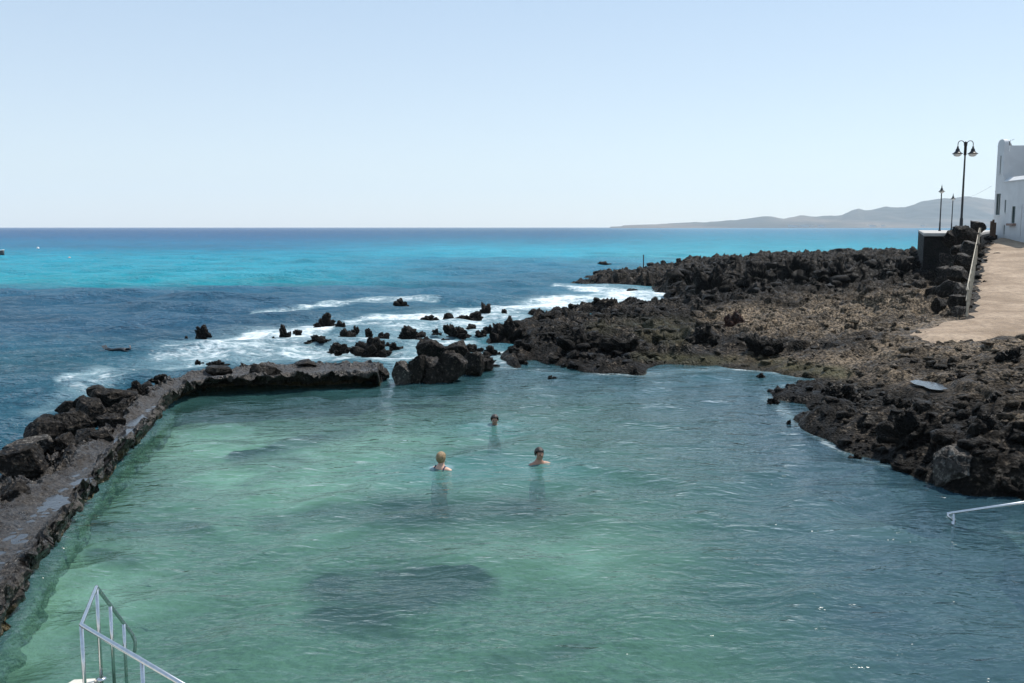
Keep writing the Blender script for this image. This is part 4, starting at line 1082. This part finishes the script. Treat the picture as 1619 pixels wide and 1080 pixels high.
# ================================================================ PEOPLE
def skin_body(name, J, E, mat, root, levels=2):
    me = bpy.data.meshes.new(name); names = list(J)
    me.from_pydata([J[k][0] for k in names], [(names.index(a), names.index(b)) for a, b in E], [])
    o = bpy.data.objects.new(name, me); COL.objects.link(o); o.parent = root; me.materials.append(mat)
    o.modifiers.new('skin', 'SKIN')
    for i, k in enumerate(names):
        r = J[k][1]; me.skin_vertices[0].data[i].radius = (r if isinstance(r, tuple) else (r, r))
    me.skin_vertices[0].data[0].use_root = True
    sb = o.modifiers.new('sub', 'SUBSURF'); sb.levels = levels; sb.render_levels = levels
    o.modifiers['skin'].use_smooth_shade = True
    return o
def swimmer(px, py, rz, skin, hair, label, arms, suit=None, zneck=.10, lean=0.0, hairlen=.3):
    """stands or treads water; local +y is where the face looks; z=0 is the water"""
    c = P(px, py); root = empty('person', (c.x, c.y, 0), rz); zn = zneck
    J = {'pelvis': ((0, -.08, zn-.52), (.15, .11)), 'waist': ((0, -.06, zn-.34), (.135, .095)), 'chest': ((0, -.04, zn-.17), (.16, .11)), 'upper': ((0, 0, zn-.07), (.12, .08)),
         'neck': ((0, .01, zn+.0), .066), 'neck2': ((0, .015, zn+.05), .058), 'jaw': ((0, .035, zn+.10), (.062, .072)), 'face': ((0, .03, zn+.165), (.074, .092)), 'crown': ((0, .01, zn+.225), (.068, .085)),
         'nose': ((0, .135, zn+.145), .012)}
    E = [('pelvis', 'waist'), ('waist', 'chest'), ('chest', 'upper'), ('upper', 'neck'), ('neck', 'neck2'), ('neck2', 'jaw'), ('jaw', 'face'), ('face', 'crown'), ('face', 'nose')]
    for s, ar in zip((-1, 1), arms):
        n = 'l' if s < 0 else 'r'
        J['hip'+n] = ((s*.10, -.10, zn-.62), .085); J['knee'+n] = ((s*.12, .02, zn-1.02), .058); J['ank'+n] = ((s*.11, -.06, zn-1.38), .04); J['toe'+n] = ((s*.12, .07, zn-1.44), .03)
        E += [('pelvis', 'hip'+n), ('hip'+n, 'knee'+n), ('knee'+n, 'ank'+n), ('ank'+n, 'toe'+n)]
        J['sh'+n] = ((s*.185, 0, zn-.085), .062); E.append(('upper', 'sh'+n))
        el, wr = ar
        J['el'+n] = (el, .043); J['wr'+n] = (wr, .029)
        v = (Vector(wr)-Vector(el)).normalized(); side = v.cross(Vector((0, 0, 1))).normalized()
        pm = Vector(wr)+v*.07; J['pm'+n] = (tuple(pm), (.022, .035))
        E += [('sh'+n, 'el'+n), ('el'+n, 'wr'+n), ('wr'+n, 'pm'+n)]
        for k in range(4):
            b = pm + v*.03 + side*(k-1.5)*.021; ln = (.055, .068, .064, .048)[k]
            J[f'f{k}{n}'] = (tuple(b), .0095); J[f'g{k}{n}'] = (tuple(b+v*ln+Vector((0, 0, -.012))), .0075)
            E += [('pm'+n, f'f{k}{n}'), (f'f{k}{n}', f'g{k}{n}')]
        tb_ = Vector(wr)+v*.03+side*(-.032*s); J['t0'+n] = (tuple(tb_), .011); J['t1'+n] = (tuple(tb_+v*.045-side*.02*s), .009)
        E += [('wr'+n, 't0'+n), ('t0'+n, 't1'+n)]
    body = skin_body('body', J, E, skin, root)
    # hair: a shell over the back and top of the skull
    v, f = ICO[4]; v = v.copy()
    shell = v*np.array([.083, .104, .105])*(1 + .05*perlin(*v.T, .25, 3) + .03*perlin(*v.T, .1, 5))[:, None]
    low = -.55 - hairlen
    keep_v = (v[:, 2] > .28 - .0*v[:, 1]) | ((v[:, 1] < .18) & (v[:, 2] > low))
    kf = keep_v[f].all(1); V2, F2, _ = compact(shell + np.array([0, .012, zn+.185]), f[kf], {})
    h = np_mesh('hair', V2, F2, hair, root); sm = h.modifiers.new('solid', 'SOLIDIFY'); sm.thickness = .012; sm.offset = 1
    for s in (-1, 1):
        m = MB(); m.lathe([(.0, .011), (.008, .008), (.011, 0), (.008, -.008), (0, -.011)], (s*.03, .112, zn+.165), 10); m.build('eye', M['eye'], root, smooth=True)
        m = MB(); m.lathe([(.0, .034), (.009, .02), (.011, 0), (.008, -.02), (0, -.03)], (s*.078, .01, zn+.15), 10); m.build('ear', skin, root, smooth=True)
    if suit:
        n = 24; vs = []; rows = [(-.50, .175, .135, -.08), (-.34, .155, .118, -.06), (-.23, .178, .13, -.04), (-.16, .182, .132, -.04), (-.12, .15, .115, -.02)]
        for (z, a, b, yo) in rows:
            for k in range(n):
                t = 2*math.pi*k/n; vs.append((a*math.cos(t), yo + b*math.sin(t), zn+z - .5*b*math.sin(t)*(z < -.2)))
        F_ = [(i*n+k, i*n+(k+1) % n, (i+1)*n+(k+1) % n, (i+1)*n+k) for i in range(len(rows)-1) for k in range(n)]
        sw = np_mesh('swimsuit', np.array(vs), np.array(F_), suit, root)
        for s in (-1, 1):
            m = MB(); m.tube([(s*.09, -.11, zn-.14), (s*.10, -.085, zn-.05), (s*.10, -.02, zn+.0), (s*.10, .06, zn-.05), (s*.09, .1, zn-.14)], .014, 8); m.build('strap', suit, root, smooth=True)
    for o_ in root.children:      # head sits a little lower on the neck
        if o_.name.split('.')[0] in ('hair', 'eye', 'ear'): o_.location.z -= .025
    for v_ in body.data.vertices:
        if v_.co.z > zn+.08: v_.co.z -= .025
    tag(root, label, 'person', 'people swimming in the pool')
    return root
swimmer(697, 740, R(-25), M['skin'], M['blond'], 'blond swimmer in a dark swimsuit with one arm stretched out, nearest left in the pool',
        [((-.28, .10, -.14), (-.32, .30, -.10)), ((.30, .08, -.16), (.40, .26, -.13))], suit=M['navy'], zneck=.045)
swimmer(852, 732, R(205), M['skin_tan'], M['darkhair'], 'dark-haired swimmer with bare shoulders on the right of the three, facing the camera',
        [((-.27, .12, -.08), (-.34, .34, -.05)), ((.27, .12, -.12), (.34, .34, -.09))], zneck=.045, hairlen=-.1)
swimmer(782, 673, R(185), M['skin_tan'], M['darkhair'], 'dark-haired swimmer farthest out in the pool with only the head above water',
        [((-.30, .10, -.16), (-.44, .26, -.15)), ((.30, .10, -.16), (.44, .24, -.15))], zneck=.0, hairlen=-.1)
# snorkeller face down in the open sea
def snorkeller():
    c = P(189, 553); root = empty('person', (c.x, c.y, .02), R(-8)); root.scale = (.68, .68, .55)
    J = {'pelvis': ((-.08, 0, .0), (.13, .10)), 'chest': ((.30, 0, .03), (.16, .12)), 'neck': ((.46, 0, .04), .06), 'head': ((.58, 0, .05), (.085, .09)), 'head2': ((.66, 0, .04), .07)}
    E = [('pelvis', 'chest'), ('chest', 'neck'), ('neck', 'head'), ('head', 'head2')]
    for s in (-1, 1):
        n = 'l' if s < 0 else 'r'
        J['k'+n] = ((-.46, s*.12, -.06), .065); J['a'+n] = ((-.80, s*.12, .03), .045); E += [('pelvis', 'k'+n), ('k'+n, 'a'+n)]
        J['s'+n] = ((.36, s*.2, .0), .06); J['e'+n] = ((.52, s*.34, -.06), .045); J['w'+n] = ((.72, s*.26, -.08), .032); E += [('chest', 's'+n), ('s'+n, 'e'+n), ('e'+n, 'w'+n)]
    skin_body('body', J, E, M['wetsuit'], root)
    for s in (-1, 1):
        m = MB(); m.add([(-.80, s*.12-.05, .02), (-.80, s*.12+.05, .02), (-.92, s*.12+.11, .24), (-.92, s*.12-.11, .24), (-.82, s*.12-.05, .02), (-.82, s*.12+.05, .02), (-.94, s*.12+.11, .24), (-.94, s*.12-.11, .24)],
                        [(0,1,2,3), (7,6,5,4), (0,4,5,1), (1,5,6,2), (2,6,7,3), (3,7,4,0)]); m.build('swim_fin', M['fin'], root)
    m = MB(); m.tube([(.62, .09, .0), (.60, .10, .15), (.56, .10, .27)], .013, 8); m.build('snorkel', M['orange'], root, smooth=True)
    tag(root, 'snorkeller in dark clothes floating face down in the open sea beyond the breakwater', 'person')
snorkeller()

# ================================================================ BOAT AND BUOYS
def boat():
    c = P(-14, 403); root = empty('motor_boat', (c.x, c.y, 0), R(-4)); Lb = 4.6
    secs = []; n = 22
    for i in range(n+1):
        t = i/n; x = -Lb/2 + Lb*t; wd = .92*(1-max(0, (t-.45)/.55)**2.3)*(.86+.14*min(1, t*4)); sh = .55+.28*t*t
        secs.append([(x, -wd, sh), (x, -wd*.86, .12), (x, -wd*.45, -.16), (x, 0, -.22+.2*max(0, t-.8)*5*.5), (x, wd*.45, -.16), (x, wd*.86, .12), (x, wd, sh)])
    V = np.array(secs).reshape(-1, 3)
    hull = np_mesh('hull', V, grid_faces(n+1, 7), M['hull'], root); sm = hull.modifiers.new('solid', 'SOLIDIFY'); sm.thickness = .04
    m = MB()
    for s in (0, 6): m.tube([secs[i][s] for i in range(n+1)], .06, 8)
    m.build('gunwale', M['gel'], root, smooth=True)
    m = MB(); m.add([secs[i][s] for i in range(12, n+1) for s in (0, 6)], [(2*k, 2*k+1, 2*k+3, 2*k+2) for k in range(n-12)]); m.build('foredeck', M['gel'], root)
    m = MB(); m.add([(.35, -.6, .7), (.35, .6, .7), (.05, .55, 1.15), (.05, -.55, 1.15), (.31, -.6, .7), (.31, .6, .7), (.01, .55, 1.15), (.01, -.55, 1.15)], [(0,1,2,3),(7,6,5,4),(0,4,5,1),(1,5,6,2),(2,6,7,3),(3,7,4,0)]); m.build('windscreen', M['glass'], root)
    m = MB(); m.box((-.4, 0, .35), (.5, 1.1, .12)); m.build('seat', M['gel'], root, bevel=.02)
    tag(root, 'small open motor boat with a dark hull cut by the left edge of the picture', 'boat')
boat()
def buoy(px, py, mat, label, s):
    c = P(px, py); root = empty('buoy', (c.x, c.y, 0))
    m = MB(); m.lathe([(0, -.5*s), (.3*s, -.4*s), (.5*s, -.1*s), (.52*s, .1*s), (.42*s, .4*s), (.2*s, .55*s), (.06*s, .6*s), (0, .6*s)], n=18); m.build('float', mat, root, smooth=True)
    m = MB(); m.lathe([(.0, .6*s), (.05*s, .6*s), (.05*s, .85*s), (.0, .86*s)], n=10); m.build('mooring_eye', M['steel'], root, smooth=True)
    tag(root, label, 'buoy')
buoy(60, 393, M['gel'], 'white mooring buoy right of the boat', .55)
buoy(110, 409, M['orange'], 'faded orange mooring buoy nearer than the white one', .45)

# ================================================================ FAR HOUSES
def far_house():
    root = empty('coastal_house', (0, 0, 0)); m = MB()
    m.box((0, 0, 4), (14, 10, 8)); m.box((10, 0, 2.5), (6.2, 9, 5)); m.build('wall', M['white'], root)
    m = MB(); m.box((0, 0, 8.3), (14.6, 10.6, .6)); m.box((10, 0, 5.25), (6.6, 9.6, .5)); m.build('roof', M['cap'], root)
    return root
rr = random.Random(4); proto = far_house()
for i in range(26):
    if i == 0: o = proto
    else:
        o = proto.copy(); COL.objects.link(o)
        for ch in list(proto.children):
            if ch.name.split('.')[0] in ('wall', 'roof'):
                q = ch.copy(); COL.objects.link(q); q.parent = o
    px = rr.choice([rr.uniform(1235, 1310), rr.uniform(1360, 1410), rr.uniform(1440, 1560)]) if i > 8 else rr.uniform(1262, 1300)
    D = 4890 + rr.uniform(0, 260); x = (px-CX)*D/F
    o.location = (x, D, 3.5 + (D-4890)*.012); o.rotation_euler = (0, 0, rr.uniform(-.5, .5)); sc = rr.uniform(.8, 1.5); o.scale = (sc, sc, sc)
    tag(o, 'tiny white house in the settlement at the foot of the hazy hills', 'house', 'houses of the settlement on the far coast')

# ================================================================ HAZE
def haze():
    m = MB(); m.box((0, 4250, 197), (19000, 10500, 404))
    mt = Mat('haze'); v = mt.n('ShaderNodeVolumePrincipled')
    v.inputs['Color'].default_value = (.80, .92, 1.0, 1); v.inputs['Density'].default_value = 7e-5; v.inputs['Anisotropy'].default_value = .15
    mt.l(v.outputs[0], mt.out.inputs['Volume'])
    o = m.build('haze', mt.m); tag(o, 'thin pale sea haze', kind='stuff')
haze()
